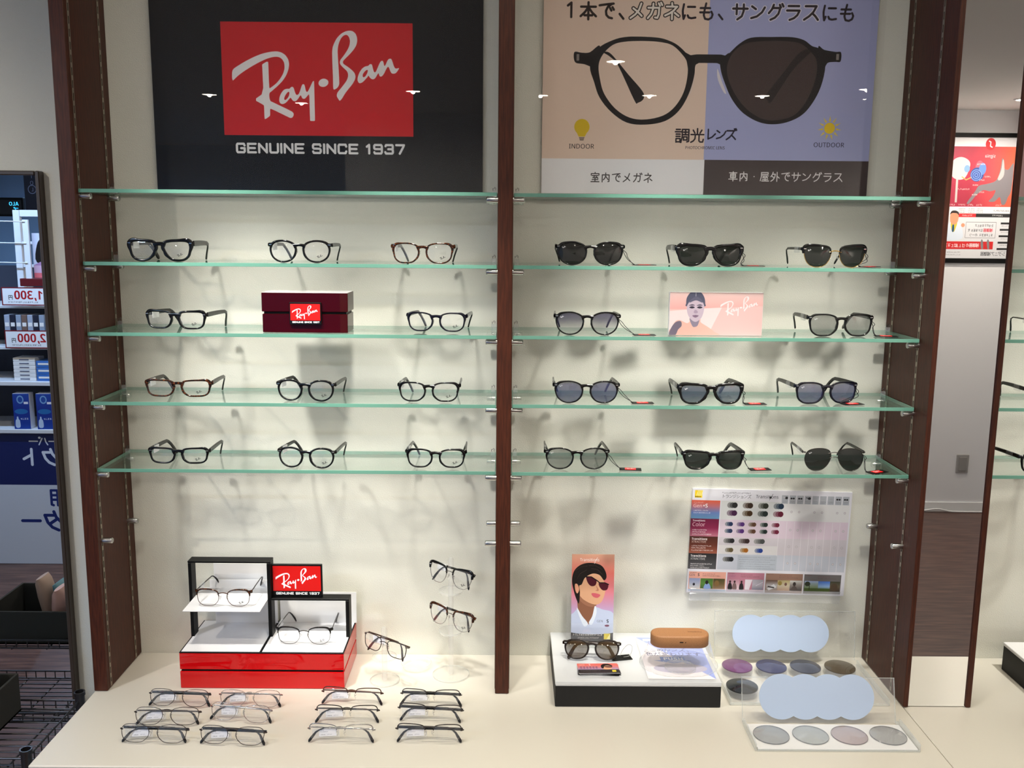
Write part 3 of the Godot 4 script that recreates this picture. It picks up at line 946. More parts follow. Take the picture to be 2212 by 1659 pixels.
func card_flat(w: float, h: float) -> ArrayMesh:
	# a card lying flat, print upwards, its foot towards +z
	var c := card(w, h, 0.0004)
	var st := SurfaceTool.new()
	st.append_from(c, 0, Transform3D(Basis(Vector3.RIGHT, -PI / 2.0), Vector3(0, 0, h / 2.0)))
	return st.commit()

var logo_cache := {}
func logo_mesh(w: float) -> ArrayMesh:
	if not logo_cache.has(w):
		var m := MB.new()
		var sh := logo_shapes(w / 1000.0)
		for k in [0, 1, 2, 4, 5, 6]:
			var q := PackedVector2Array()
			for p in sh[k]:
				q.append(Vector2(p.x, w * 0.29 - p.y))
			m.prism(q, 0.0, 0.0001)
		logo_cache[w] = m.done()
	return logo_cache[w]

func tint_lens(me: ArrayMesh, y0: float, y1: float) -> ArrayMesh:
	# a lens dyed dark at the top and clear at the bottom: the dye as vertex colour with alpha
	var a := me.surface_get_arrays(0)
	var v: PackedVector3Array = a[Mesh.ARRAY_VERTEX]
	var c := PackedColorArray()
	for p in v:
		var f := clampf((p.y - y0) / (y1 - y0), 0.0, 1.0)
		c.append(Color(1, 1, 1, lerpf(0.10, 0.70, smoothstep(0.05, 1.0, f))))
	a[Mesh.ARRAY_COLOR] = c
	var out := ArrayMesh.new()
	out.add_surface_from_arrays(Mesh.PRIMITIVE_TRIANGLES, a)
	return out

# lowers or lifts a thing until its lowest point rests on that height
func settle(o: Node3D, ground: float) -> void:
	var lo := 1e9
	var stack := [[o, Transform3D(o.transform)]]
	while stack.size():
		var e = stack.pop_back()
		if e[0] is MeshInstance3D and not (e[0].name.begins_with("swing") or e[0].name.begins_with("tag_cord") or e[0].name.begins_with("red_panel")):
			for s in e[0].mesh.get_surface_count():
				for p in e[0].mesh.surface_get_arrays(s)[Mesh.ARRAY_VERTEX]:
					lo = minf(lo, (e[1] * p).y)
		for ch in e[0].get_children():
			stack.append([ch, e[1] * ch.transform])
	o.position.y += ground - lo

# ------------------------------------------------------------------ printed matter
func make_prints() -> void:
	var k := Color(0.05, 0.05, 0.055)
	# hang tag
	var c := Canvas.new(24, 15, 8, Color(0.86, 0.05, 0.06), self)
	c.logo(1, 0.6, 22, Color(0.95, 0.93, 0.93))
	M.tag_print = print_mat(c.done(), 0.4)
	M.tag_white = mat(Color(0.9, 0.9, 0.9), 0.6)
	# price label of the reading spectacles
	c = Canvas.new(36, 15.5, 7, Color(0.93, 0.93, 0.95), self)
	c.dashes(3, 2.2, 7, 2.0, Color(0.35, 0.35, 0.4), 3)
	c.dashes(3, 5.6, 14, 1.5, Color(0.45, 0.45, 0.5), 4)
	c.dashes(3, 11.0, 9, 2.4, Color(0.3, 0.3, 0.35), 5)
	c.dashes(16, 11.2, 10, 1.8, Color(0.5, 0.5, 0.55), 6)
	M.label_print = print_mat(c.done(), 0.5)
	# black sign with the red panel
	c = Canvas.new(732, 515, 2.2, Color(0.075, 0.078, 0.085), self)
	c.rect(156, 147, 420, 241, Color(0.80, 0.13, 0.15))
	c.logo(156, 147, 420, Color(0.93, 0.92, 0.91))
	c.wide("GENUINE SINCE 1937", 180, 547, 404, 23.5, 5.0, Color(0.90, 0.90, 0.90))
	M.sign_black = print_mat(c.done(), 0.5)
	M.sign_black.metallic_specular = 0.12
	# the same emblem on small panels: red field and black foot
	c = Canvas.new(116, 77, 8, k, self)
	c.rect(2.5, 3.2, 111, 61, Color(0.83, 0.10, 0.09))
	c.logo(3, 4, 110, Color(0.95, 0.94, 0.97))
	c.wide("GENUINE SINCE 1937", 9, 107, 67.0, 6.2, 1.5, Color(0.95, 0.95, 0.95))
	M.emblem = print_mat(c.done(), 0.25)
	# the photochromic lens poster
	var brown := Color(0.155, 0.11, 0.095)
	var ink := Color(0.14, 0.10, 0.13)
	c = Canvas.new(736, 515, 2.4, Color(0.90, 0.81, 0.74), self)
	c.rect(364, 0, 372, 432, Color(0.66, 0.68, 0.84))
	c.rect(0, 432, 366, 83, Color(0.93, 0.93, 0.94))
	c.rect(366, 432, 370, 83, Color(0.27, 0.225, 0.22))
	var y1 := 98.0
	c.jp("1", 44, y1, 34, 0.15, brown)
	c.jp("本で、", 80, y1, 38, 0.13, brown, 1.06)
	for r in [[0.24, brown], [0.12, Color(0.93, 0.90, 0.86)]]:
		c.jp("メガネ", 187, y1, 36, r[0], r[1], 1.07)
	c.jp("にも、", 300, y1, 37, 0.12, ink, 1.05)
	for r in [[0.24, Color(0.86, 0.85, 0.9)], [0.13, Color(0.18, 0.14, 0.16)]]:
		c.jp("サングラス", 413, y1, 36, r[0], r[1], 1.08)
	c.jp("にも", 608, y1, 37, 0.12, ink, 1.05)
	# the spectacles on it
	var P := func(l: Array) -> PackedVector2Array:
		var q := []
		for i in range(0, l.size(), 2):
			q.append(Vector2(l[i], l[i + 1]))
		return PackedVector2Array(spline(q, true, 4))
	var bl := Color(0.10, 0.085, 0.085)
	var oL = P.call([105, 232, 122, 196, 154, 178, 182, 171, 214, 170, 254, 172, 278, 178, 298, 188, 318, 206, 335, 229, 335, 255, 324, 293, 304, 327, 274, 349, 231, 357, 190, 353, 155, 331, 128, 300, 115, 267])
	var iL = P.call([124, 231, 133, 208, 154, 188, 180, 181, 220, 179, 259, 181, 286, 188, 308, 207, 319, 224, 321, 250, 314, 286, 296, 317, 270, 337, 230, 346, 195, 342, 163, 323, 138, 292, 128, 262])
	var oR = P.call([394, 239, 393, 218, 411, 203, 431, 184, 457, 170, 502, 168, 547, 168, 574, 174, 592, 186, 611, 194, 624, 226, 617, 272, 598, 311, 573, 337, 533, 352, 490, 351, 449, 331, 421, 300, 403, 264])
	var iR = P.call([407, 234, 416, 206, 437, 186, 460, 179, 502, 176, 545, 177, 571, 183, 591, 199, 604, 216, 606, 244, 598, 278, 582, 311, 559, 335, 522, 345, 490, 342, 457, 323, 431, 295, 414, 264])
	c.poly([oR], Color(0.27, 0.215, 0.205))
	c.poly([P.call([134, 204, 144, 203, 157, 213, 190, 250, 223, 286, 225, 302, 213, 310, 205, 305, 168, 233, 149, 213])], bl)
	c.poly([P.call([583, 193, 562, 204, 530, 246, 498, 289, 501, 302, 510, 304, 553, 237, 593, 196])], Color(0.16, 0.13, 0.125))
	c.poly([oL, iL], bl)
	c.poly([oR, iR], bl)
	c.poly([PackedVector2Array([Vector2(314, 202), Vector2(326, 208), Vector2(340, 206), Vector2(393, 206), Vector2(402, 208), Vector2(410, 202), Vector2(404, 240), Vector2(396, 238), Vector2(392, 227), Vector2(385, 224), Vector2(345, 224), Vector2(338, 228), Vector2(334, 244), Vector2(322, 240)])], bl)
	c.poly([P.call([70, 204, 86, 205, 104, 204, 126, 190, 118, 236, 106, 234, 92, 229, 72, 225])], bl)
	c.poly([P.call([606, 188, 620, 194, 645, 198, 657, 199, 657, 218, 645, 219, 628, 222, 618, 240])], bl)
	c.rect(75, 208, 6, 14, Color(0.55, 0.52, 0.50))
	c.rect(647, 202, 6, 13, Color(0.55, 0.52, 0.50))
	c.poly([P.call([338, 250, 336, 262, 330, 285, 326, 292, 333, 270])], Color(0.86, 0.82, 0.79))
	c.poly([P.call([386, 236, 391, 246, 397, 262, 408, 288, 401, 284, 388, 258])], Color(0.86, 0.84, 0.86))
	# bulb and sun
	var yel := Color(0.86, 0.74, 0.13)
	c.disc(90, 363, 17, 17, yel)
	c.poly([PackedVector2Array([Vector2(76, 370), Vector2(104, 370), Vector2(97, 384), Vector2(83, 384)])], yel)
	for i in 3:
		c.rect(84 + i * 0.8, 385.5 + i * 2.6, 12 - i * 1.6, 1.6, Color(0.35, 0.3, 0.27))
	c.disc(642, 361, 12, 12, Color(0.93, 0.80, 0.12))
	for i in 11:
		var an := TAU * i / 11.0 - PI / 2.0
		var dd := Vector2(cos(an), sin(an))
		var cc := Vector2(642, 361)
		c.poly([PackedVector2Array([cc + dd * 15 + dd.orthogonal() * 2.2, cc + dd * 27, cc + dd * 15 - dd.orthogonal() * 2.2])], Color(0.90, 0.80, 0.30))
	c.fit("INDOOR", 62, 118, 410, 9.8, brown)
	c.fit("OUTDOOR", 609, 677, 402, 9.8, Color(0.15, 0.13, 0.24))
	c.jp("調光", 298, 364, 32, 0.10, ink, 1.06)
	c.jp("レンズ", 366, 364, 25, 0.13, Color(0.11, 0.09, 0.17), 0.90)
	c.fit("PHOTOCHROMIC LENS", 322, 410, 409, 6.4, Color(0.20, 0.17, 0.19))
	c.jp("室内でメガネ", 111, 462, 21.5, 0.10, Color(0.22, 0.20, 0.20), 1.11)
	c.jp("車内・屋外でサングラス", 421, 457, 21.5, 0.10, Color(0.90, 0.89, 0.89), 1.10)
	M.sign_photo = print_mat(c.done(), 0.5)
	M.sign_photo.metallic_specular = 0.12
	# lit card
	c = Canvas.new(200, 92, 6, Color(1.0, 0.84, 0.81), self)
	c.vgrad(0, 0, 200, 36, [Color(1.0, 0.88, 0.85), Color(1.0, 0.76, 0.73)])
	c.poly([PackedVector2Array([Vector2(0, 40), Vector2(60, 35), Vector2(200, 28), Vector2(200, 92), Vector2(0, 92)])], Color(1.0, 0.84, 0.82))
	c.poly([PackedVector2Array([Vector2(0, 40), Vector2(60, 35), Vector2(112, 32), Vector2(84, 92), Vector2(0, 92)])], Color(1.0, 0.96, 0.95))
	c.poly([P.call([0, 92, 4, 78, 14, 62, 24, 60, 38, 66, 44, 62, 45, 56, 66, 56, 68, 64, 84, 74, 98, 84, 104, 92])], Color(1.0, 0.80, 0.74))
	c.poly([P.call([0, 92, 5, 76, 14, 64, 25, 62, 27, 72, 20, 80, 14, 92])], Color(0.50, 0.47, 0.54))
	c.poly([P.call([44, 54, 64, 54, 62, 70, 56, 74, 50, 72])], Color(0.60, 0.57, 0.65))
	c.poly([P.call([35, 24, 36, 12, 42, 2, 50, -3, 60, -3, 68, 2, 74, 12, 76, 24, 74, 30, 37, 30])], Color(0.36, 0.38, 0.47))
	c.poly([P.call([37, 30, 42, 20, 50, 12, 62, 12, 70, 20, 74, 30, 73, 42, 69, 54, 62, 61, 56, 63, 49, 60, 42, 52, 38, 42])], Color(0.86, 0.80, 0.86))
	c.poly([P.call([47, 14, 56, 9, 66, 14, 70, 22, 56, 17, 42, 22])], Color(0.42, 0.43, 0.52))
	c.line([Vector2(55.5, 0), Vector2(55.5, 8)], 0.9, Color(0.93, 0.92, 0.95))
	for e in [[48, 1.0], [64.5, -1.0]]:
		c.poly([P.call([e[0] - 7, 28, e[0], 25.6, e[0] + 6, 27.6, e[0], 28.2])], Color(0.28, 0.27, 0.36))
		c.poly([P.call([e[0] - 6, 32, e[0], 29.5, e[0] + 6, 32, e[0], 34.6])], Color(0.22, 0.21, 0.29))
	c.poly([P.call([54, 38, 58, 38, 61, 43, 56, 45, 52, 43])], Color(0.74, 0.67, 0.75))
	c.poly([P.call([49, 50, 55, 48.4, 58, 48.4, 63, 50, 56, 54])], Color(0.56, 0.46, 0.56))
	c.logo(104, 4, 92, Color(1, 1, 1))
	M.lit_print = print_mat(c.done(), 0.3)
	# leaflet with the person in sunglasses, in its upright holder: drawn in the units of its own size, mm
	c = Canvas.new(100, 215, 6, Color(0.82, 0.55, 0.45), self)
	c.vgrad(0, 0, 100, 180, [Color(0.87, 0.66, 0.55), Color(0.80, 0.42, 0.38), Color(0.85, 0.50, 0.55), Color(0.75, 0.64, 0.80), Color(0.72, 0.72, 0.84)])
	c.rect(0, 187, 100, 28, Color(0.09, 0.07, 0.09))
	c.poly([P.call([-4, 187, -2, 150, 6, 140, 16, 130, 30, 128, 56, 126, 74, 132, 100, 142, 104, 187])], Color(0.76, 0.80, 0.90))
	c.poly([P.call([18, 96, 16, 132, 28, 156, 42, 168, 52, 150, 58, 124, 56, 110])], Color(0.55, 0.37, 0.28))
	c.poly([P.call([14, 128, 16, 140, 30, 172, 40, 166, 26, 148])], Color(0.88, 0.91, 0.96))
	c.poly([P.call([56, 122, 60, 140, 50, 168, 42, 164, 50, 148])], Color(0.88, 0.91, 0.96))
	c.poly([P.call([16, 70, 22, 54, 40, 44, 62, 46, 74, 60, 80, 78, 78, 96, 72, 112, 62, 120, 46, 118, 28, 108, 18, 96])], Color(0.86, 0.66, 0.52))
	c.poly([P.call([16, 96, 30, 110, 46, 119, 60, 121, 50, 126, 34, 122, 20, 110])], Color(0.62, 0.43, 0.33))
	c.poly([P.call([1, 66, 4, 44, 14, 30, 30, 22, 50, 21, 68, 26, 78, 38, 82, 54, 76, 62, 66, 50, 52, 46, 40, 50, 30, 58, 24, 72, 18, 76, 20, 92, 18, 118, 12, 108, 6, 90])], Color(0.10, 0.075, 0.07))
	for hl in [[8, 40, 22, 30, 36, 28], [40, 26, 56, 27, 70, 36], [12, 60, 20, 46, 34, 38], [46, 34, 60, 36, 72, 48]]:
		c.line([Vector2(hl[0], hl[1]), Vector2(hl[2], hl[3]), Vector2(hl[4], hl[5])], 0.9, Color(0.22, 0.17, 0.15))
	c.poly([P.call([8, 72, 14, 72, 18, 84, 14, 94, 9, 86])], Color(0.86, 0.62, 0.50))
	c.poly([P.call([34, 54, 44, 54, 58, 62, 56, 74, 46, 76, 38, 68])], Color(0.30, 0.08, 0.14))
	c.poly([P.call([64, 68, 74, 68, 86, 72, 84, 84, 74, 86, 66, 78])], Color(0.30, 0.08, 0.14))
	c.line([Vector2(34, 54), Vector2(46, 54), Vector2(60, 63), Vector2(66, 68), Vector2(78, 68), Vector2(87, 72)], 2.4, Color(0.08, 0.05, 0.06))
	c.poly([P.call([57, 74, 60, 84, 56, 86, 62, 88, 64, 84])], Color(0.74, 0.50, 0.40))
	c.poly([P.call([47, 94, 56, 93, 68, 97, 62, 104, 52, 102])], Color(0.80, 0.38, 0.42))
	c.text("Transitions", 19, 17, 7.2, Color(0.95, 0.93, 0.92), false, 0.92)
	c.line([Vector2(53, 22), Vector2(60, 8)], 0.9, Color(0.95, 0.93, 0.92))
	c.text("GEN", 61, 163, 5.6, Color(0.45, 0.45, 0.50), false)
	c.text("S", 84, 164, 8, Color(0.10, 0.10, 0.12), true)
	c.disc(85, 171, 5.5, 2.6, Color(0.45, 0.22, 0.34))
	c.rect(78, 190, 15, 14, Color(0.86, 0.78, 0.20))
	c.poly([PackedVector2Array([Vector2(84, 204), Vector2(93, 190), Vector2(93, 204)])], Color(0.95, 0.92, 0.6))
	c.jp("トリ", 4, 190, 5.4, 0.12, Color(0.92, 0.90, 0.88), 1.0)
	c.dashes(15, 191, 56, 4.2, Color(0.92, 0.90, 0.88), 12)
	c.dashes(16, 199, 50, 3.2, Color(0.80, 0.78, 0.76), 13)
	M.leaflet = print_mat(c.done(), 0.25)
	# little cards in front of it
	c = Canvas.new(92, 46, 6, Color(0.82, 0.36, 0.30), self)
	c.vgrad(0, 0, 92, 30, [Color(0.86, 0.36, 0.29), Color(0.80, 0.45, 0.45), Color(0.60, 0.55, 0.72)])
	c.rect(0, 29, 92, 17, Color(0.08, 0.07, 0.09))
	c.text("GEN", 4, 9, 5, Color(0.95, 0.8, 0.75))
	c.text("S", 27, 9, 6, Color(0.97, 0.85, 0.8), true)
	for i in 6:
		c.disc(8 + i * 7, 17, 2.6, 2.0, Color(0.35, 0.25, 0.42))
		c.disc(8 + i * 7, 23, 2.6, 2.0, Color(0.50, 0.32, 0.40))
	c.poly([P.call([58, 28, 56, 16, 60, 8, 70, 7, 76, 14, 77, 24, 72, 29])], Color(0.83, 0.62, 0.48))
	c.poly([P.call([54, 22, 54, 10, 60, 3, 70, 2, 78, 8, 79, 15, 70, 11, 62, 13, 58, 24])], Color(0.11, 0.08, 0.08))
	c.poly([P.call([62, 14, 78, 15, 76, 20, 64, 19])], Color(0.28, 0.10, 0.15))
	c.rect(76, 32, 9, 9, Color(0.86, 0.78, 0.2))
	c.dashes(5, 34, 45, 3, Color(0.5, 0.48, 0.5), 22)
	M.mini_card = print_mat(c.done(), 0.3)
	# sheet under the small ultraviolet lamp
	c = Canvas.new(150, 211, 4, Color(0.90, 0.87, 0.88), self)
	c.poly([PackedVector2Array([Vector2(0, 0), Vector2(150, 0), Vector2(150, 211), Vector2(0, 0)])], Color(0.60, 0.65, 0.86))
	c.rect(16, 8, 90, 12, Color(0.93, 0.93, 0.96))
	c.jp("このレンズ、", 24, 60, 16, 0.09, Color(0.28, 0.28, 0.42), 1.05)
	c.jp("色が変わります", 12, 80, 17, 0.09, Color(0.28, 0.28, 0.42), 1.08)
	c.rect(42, 103, 56, 18, Color(0.30, 0.45, 0.78))
	c.poly([PackedVector2Array([Vector2(26, 121), Vector2(116, 121), Vector2(71, 136)])], Color(0.30, 0.45, 0.78))
	c.text("PUSH", 50, 119, 13, Color(0.95, 0.96, 0.99), true)
	c.dashes(46, 123, 50, 4, Color(0.93, 0.94, 0.98), 31)
	c.disc(80, 160, 60, 24, Color(0.72, 0.70, 0.78))
	M.sheet = print_mat(c.done(), 0.3)
	make_chart()
	make_street_prints()

func make_chart() -> void:
	var c := Canvas.new(1740, 1125, 0.8, Color(0.88, 0.88, 0.91), self)
	c.rect(320, 125, 650, 200, Color(0.83, 0.84, 0.84))
	c.rect(320, 325, 1400, 190, Color(0.84, 0.78, 0.83))
	c.rect(320, 515, 1400, 180, Color(0.80, 0.78, 0.80))
	c.rect(320, 600, 650, 95, Color(0.85, 0.84, 0.84))
	c.rect(320, 695, 1400, 170, Color(0.76, 0.78, 0.82))
	c.rect(970, 125, 750, 200, Color(0.86, 0.86, 0.86))
	for i in 9:
		c.rect(975 + i * 83, 50, 70, 90, Color(0.68, 0.70, 0.73))
		if i in [1, 2, 7, 8]:
			c.disc(997 + i * 83, 82, 11, 9, Color(0.10, 0.10, 0.12))
			c.disc(1021 + i * 83, 82, 11, 9, Color(0.10, 0.10, 0.12))
		elif i in [0, 3]:
			c.disc(1025 + i * 83, 78, 16, 14, Color(0.12, 0.13, 0.16))
			c.line([Vector2(990 + i * 83, 70), Vector2(1012 + i * 83, 76)], 7, Color(0.2, 0.2, 0.22) if i == 3 else Color(0.8, 0.8, 0.82))
		else:
			c.line([Vector2(992 + i * 83, 80), Vector2(1028 + i * 83, 80)], 4, Color(0.6, 0.62, 0.65))
		c.dashes(985 + i * 83, 108, 48, 9, Color(0.45, 0.46, 0.5), 50 + i)
		c.dashes(985 + i * 83, 124, 48, 8, Color(0.45, 0.46, 0.5), 70 + i)
		c.rect(965 + i * 83, 330, 5, 535, Color(0.88, 0.86, 0.88))
		for r in [225, 420, 600, 780]:
			if (i * 7 + r) % 3 != 0:
				c.disc(1008 + i * 83, r, 12, 12, Color(0.62, 0.62, 0.63))
				c.disc(1008 + i * 83, r, 9, 9, Color(0.83, 0.80, 0.82))
	# coloured blocks at the head of the rows
	c.vgrad(0, 125, 310, 197, [Color(0.88, 0.38, 0.27), Color(0.72, 0.45, 0.50), Color(0.42, 0.52, 0.75), Color(0.40, 0.60, 0.74)])
	c.vgrad(0, 322, 310, 190, [Color(0.45, 0.10, 0.25), Color(0.52, 0.15, 0.29), Color(0.72, 0.45, 0.52)])
	c.vgrad(0, 512, 310, 184, [Color(0.28, 0.14, 0.11), Color(0.40, 0.20, 0.15), Color(0.62, 0.36, 0.28)])
	c.vgrad(0, 696, 310, 170, [Color(0.16, 0.16, 0.17), Color(0.33, 0.33, 0.34)])
	var w := Color(0.95, 0.94, 0.94)
	c.dashes(24, 142, 90, 14, Color(0.9, 0.7, 0.65), 1)
	c.text("Gen", 22, 202, 36, Color(0.97, 0.83, 0.80), false, 1.1)
	c.text("S", 150, 202, 40, w, true, 1.1)
	c.disc(136, 182, 9, 9, w)
	c.text("Transitions", 24, 352, 19, w, true, 0.95)
	c.text("Color", 24, 404, 40, Color(0.95, 0.80, 0.84), false, 1.05)
	c.text("Transitions", 24, 552, 24, w, true, 0.95)
	c.text("XTRACTIVE", 24, 582, 22, Color(0.88, 0.80, 0.76), false, 1.1)
	c.text("Transitions", 24, 735, 24, w, true, 0.95)
	c.text("XTRACTIVE", 24, 766, 22, Color(0.85, 0.85, 0.85), false, 1.1)
	for r in [[228, 150], [252, 180], [436, 150], [458, 140], [482, 210], [608, 210], [630, 150], [656, 236], [804, 232], [824, 150], [846, 200]]:
		c.dashes(26, r[0], r[1], 13, w, r[0])
	# yellow maker's panel
	c.rect(30, 20, 80, 78, Color(0.93, 0.80, 0.12))
	for i in 4:
		c.poly([PackedVector2Array([Vector2(44 + i * 16, 78), Vector2(64 + i * 16, 20), Vector2(70 + i * 16, 20), Vector2(54 + i * 16, 78)])], Color(0.98, 0.93, 0.62))
	c.rect(30, 78, 80, 20, Color(0.93, 0.80, 0.12))
	c.text("Nikon", 34, 95, 14, Color(0.08, 0.07, 0.06), true, 1.15)
	c.dashes(325, 30, 310, 17, Color(0.45, 0.45, 0.48), 91)
	c.jp("トランジションズ", 322, 56, 40, 0.08, Color(0.25, 0.25, 0.28), 1.0)
	c.text("Transitions", 692, 88, 34, Color(0.22, 0.22, 0.26), false, 1.05)
	c.line([Vector2(842, 104), Vector2(876, 42)], 4, Color(0.15, 0.15, 0.18))
	c.disc(852, 78, 12, 12, Color(0.12, 0.12, 0.14))
	# lens colours: three overlapping discs each
	var G := Color(0.30, 0.32, 0.31)
	var dots := []
	var row1 := [Color(0.14, 0.15, 0.15), Color(0.20, 0.13, 0.09), Color(0.17, 0.19, 0.16), Color(0.12, 0.20, 0.28)]
	var row2 := [Color(0.25, 0.12, 0.26), Color(0.26, 0.18, 0.09), Color(0.12, 0.18, 0.17), Color(0.36, 0.09, 0.18)]
	for i in 4:
		dots.append([418 + i * 168, 170, 30, row1[i], 3])
		dots.append([418 + i * 168, 254, 30, row2[i], 3])
	var row3 := [Color(0.14, 0.20, 0.33), Color(0.32, 0.18, 0.45), Color(0.36, 0.24, 0.18), Color(0.13, 0.19, 0.18), Color(0.42, 0.12, 0.22)]
	for i in 5:
		dots.append([400 + i * 127, 372, 23, row3[i], 3])
		dots.append([400 + i * 127, 446, 23, row3[i], 3])
	var row4 := [Color(0.14, 0.14, 0.15), Color(0.19, 0.13, 0.13), Color(0.30, 0.31, 0.31)]
	for i in 3:
		dots.append([398 + i * 166, 552, 26, row4[i], 4])
	dots.append([420, 652, 24, Color(0.36, 0.31, 0.20), 3])
	dots.append([584, 652, 24, Color(0.62, 0.38, 0.10), 3])
	dots.append([744, 652, 24, Color(0.14, 0.25, 0.56), 3])
	dots.append([402, 752, 26, Color(0.13, 0.14, 0.15), 4])
	for d in dots:
		for i in d[4]:
			var f: float = float(i) / (d[4] - 1)
			c.disc(d[0] + i * d[2] * 0.88, d[1], d[2], d[2], Color(0.72, 0.72, 0.71).lerp(d[3], 0.3 + 0.7 * f))
		c.dashes(d[0], d[1] + d[2] + 8, 40, 6, Color(0.68, 0.68, 0.70), int(d[0]))
	c.rect(540, 705, 430, 160, Color(0.70, 0.73, 0.77))
	for i in 6:
		c.dashes(556, 722 + i * 24, 390 if i % 2 else 340, 10, Color(0.52, 0.54, 0.58), 200 + i)
	# the four picture cards along the foot
	var cc := [[Color(0.90, 0.66, 0.59), Color(0.72, 0.78, 0.86)], [Color(0.72, 0.48, 0.55), Color(0.80, 0.74, 0.80)], [Color(0.60, 0.47, 0.40), Color(0.66, 0.58, 0.56)], [Color(0.42, 0.41, 0.41), Color(0.48, 0.47, 0.47)]]
	for i in 4:
		var x: float = [18, 440, 865, 1288][i]
		c.rect(x, 895, 408, 212, cc[i][0])
		c.rect(x, 1085, 408, 22, cc[i][1])
		c.dashes(x + 12, 903, 70, 8, Color(0.4, 0.28, 0.28), 301 + i)
		c.dashes(x + 150, 914, 130, 10, Color(0.45, 0.25, 0.27), 311 + i)
		c.dashes(x + 150, 934, 200, 10, Color(0.38, 0.25, 0.25), 321 + i)
	c.text("GEN", 24, 944, 24, Color(0.45, 0.38, 0.40), false, 1.0)
	c.text("S", 116, 944, 30, Color(0.15, 0.13, 0.15), true, 1.0)
	c.text("color", 460, 944, 24, Color(0.60, 0.38, 0.50))
	var pic := func(x: float, w2: float, cols: Array):
		c.vgrad(x, 968, w2, 112, cols)
	pic.call(26, 120, [Color(0.55, 0.60, 0.76), Color(0.70, 0.73, 0.80), Color(0.88, 0.87, 0.85)])
	c.disc(78, 1034, 13, 15, Color(0.16, 0.16, 0.19))
	pic.call(150, 138, [Color(0.28, 0.46, 0.20), Color(0.36, 0.55, 0.24), Color(0.30, 0.42, 0.22)])
	c.poly([P2([190, 1080, 196, 1040, 216, 1020, 240, 1022, 258, 1044, 262, 1080])], Color(0.55, 0.66, 0.86))
	c.disc(220, 1010, 17, 22, Color(0.12, 0.10, 0.12))
	pic.call(290, 128, [Color(0.30, 0.30, 0.16), Color(0.46, 0.38, 0.24), Color(0.60, 0.50, 0.40)])
	c.disc(330, 1020, 26, 34, Color(0.55, 0.42, 0.24))
	pic.call(448, 130, [Color(0.72, 0.52, 0.58), Color(0.85, 0.78, 0.80)])
	for q in [[476, 0.10], [526, 0.45], [602, 0.12]]:
		c.disc(q[0], 996, 11, 13, Color(0.18, 0.12, 0.12))
		c.poly([P2([q[0] - 22, 1080, q[0] - 18, 1024, q[0], 1008, q[0] + 18, 1024, q[0] + 24, 1080])], Color(q[1] + 0.02, q[1] * 0.8 + 0.02, q[1] * 0.75 + 0.04))
	c.poly([PackedVector2Array([Vector2(640, 968), Vector2(720, 968), Vector2(690, 1080), Vector2(640, 1080)])], Color(0.88, 0.85, 0.88))
	pic.call(720, 122, [Color(0.66, 0.66, 0.70), Color(0.72, 0.70, 0.74), Color(0.52, 0.52, 0.58)])
	c.line([Vector2(764, 1034), Vector2(836, 994)], 6, Color(0.86, 0.85, 0.88))
	pic.call(874, 124, [Color(0.40, 0.30, 0.25), Color(0.75, 0.74, 0.74), Color(0.60, 0.55, 0.52)])
	c.poly([PackedVector2Array([Vector2(884, 1062), Vector2(960, 1010), Vector2(990, 1046), Vector2(908, 1080)])], Color(0.88, 0.89, 0.90))
	c.line([Vector2(900, 1040), Vector2(960, 1050)], 14, Color(0.22, 0.20, 0.20))
	pic.call(1000, 136, [Color(0.70, 0.64, 0.45), Color(0.80, 0.76, 0.66), Color(0.72, 0.60, 0.52)])
	c.disc(1026, 1000, 22, 24, Color(0.60, 0.52, 0.26))
	c.disc(1090, 1010, 14, 18, Color(0.45, 0.32, 0.28))
	pic.call(1136, 132, [Color(0.84, 0.84, 0.82), Color(0.55, 0.52, 0.50), Color(0.30, 0.29, 0.29)])
	c.disc(1186, 1006, 17, 22, Color(0.22, 0.19, 0.18))
	c.poly([P2([1150, 1080, 1160, 1044, 1186, 1026, 1212, 1044, 1222, 1080])], Color(0.34, 0.30, 0.29))
	pic.call(1298, 150, [Color(0.62, 0.70, 0.86), Color(0.52, 0.60, 0.50), Color(0.30, 0.38, 0.16)])
	c.disc(1330, 1000, 30, 26, Color(0.14, 0.18, 0.10))
	pic.call(1448, 130, [Color(0.26, 0.44, 0.78), Color(0.55, 0.68, 0.85), Color(0.30, 0.40, 0.20)])
	c.rect(1298, 1046, 280, 34, Color(0.26, 0.34, 0.13))
	c.line([Vector2(1352, 1020), Vector2(1352, 1064)], 7, Color(0.10, 0.10, 0.09))
	pic.call(1578, 110, [Color(0.25, 0.26, 0.20), Color(0.40, 0.36, 0.28), Color(0.24, 0.20, 0.17)])
	c.disc(1626, 1030, 38, 42, Color(0.32, 0.26, 0.20))
	M.chart = print_mat(c.done(), 0.35)

func P2(l: Array) -> PackedVector2Array:
	var q := []
	for i in range(0, l.size(), 2):
		q.append(Vector2(l[i], l[i + 1]))
	return PackedVector2Array(spline(q, true, 4))

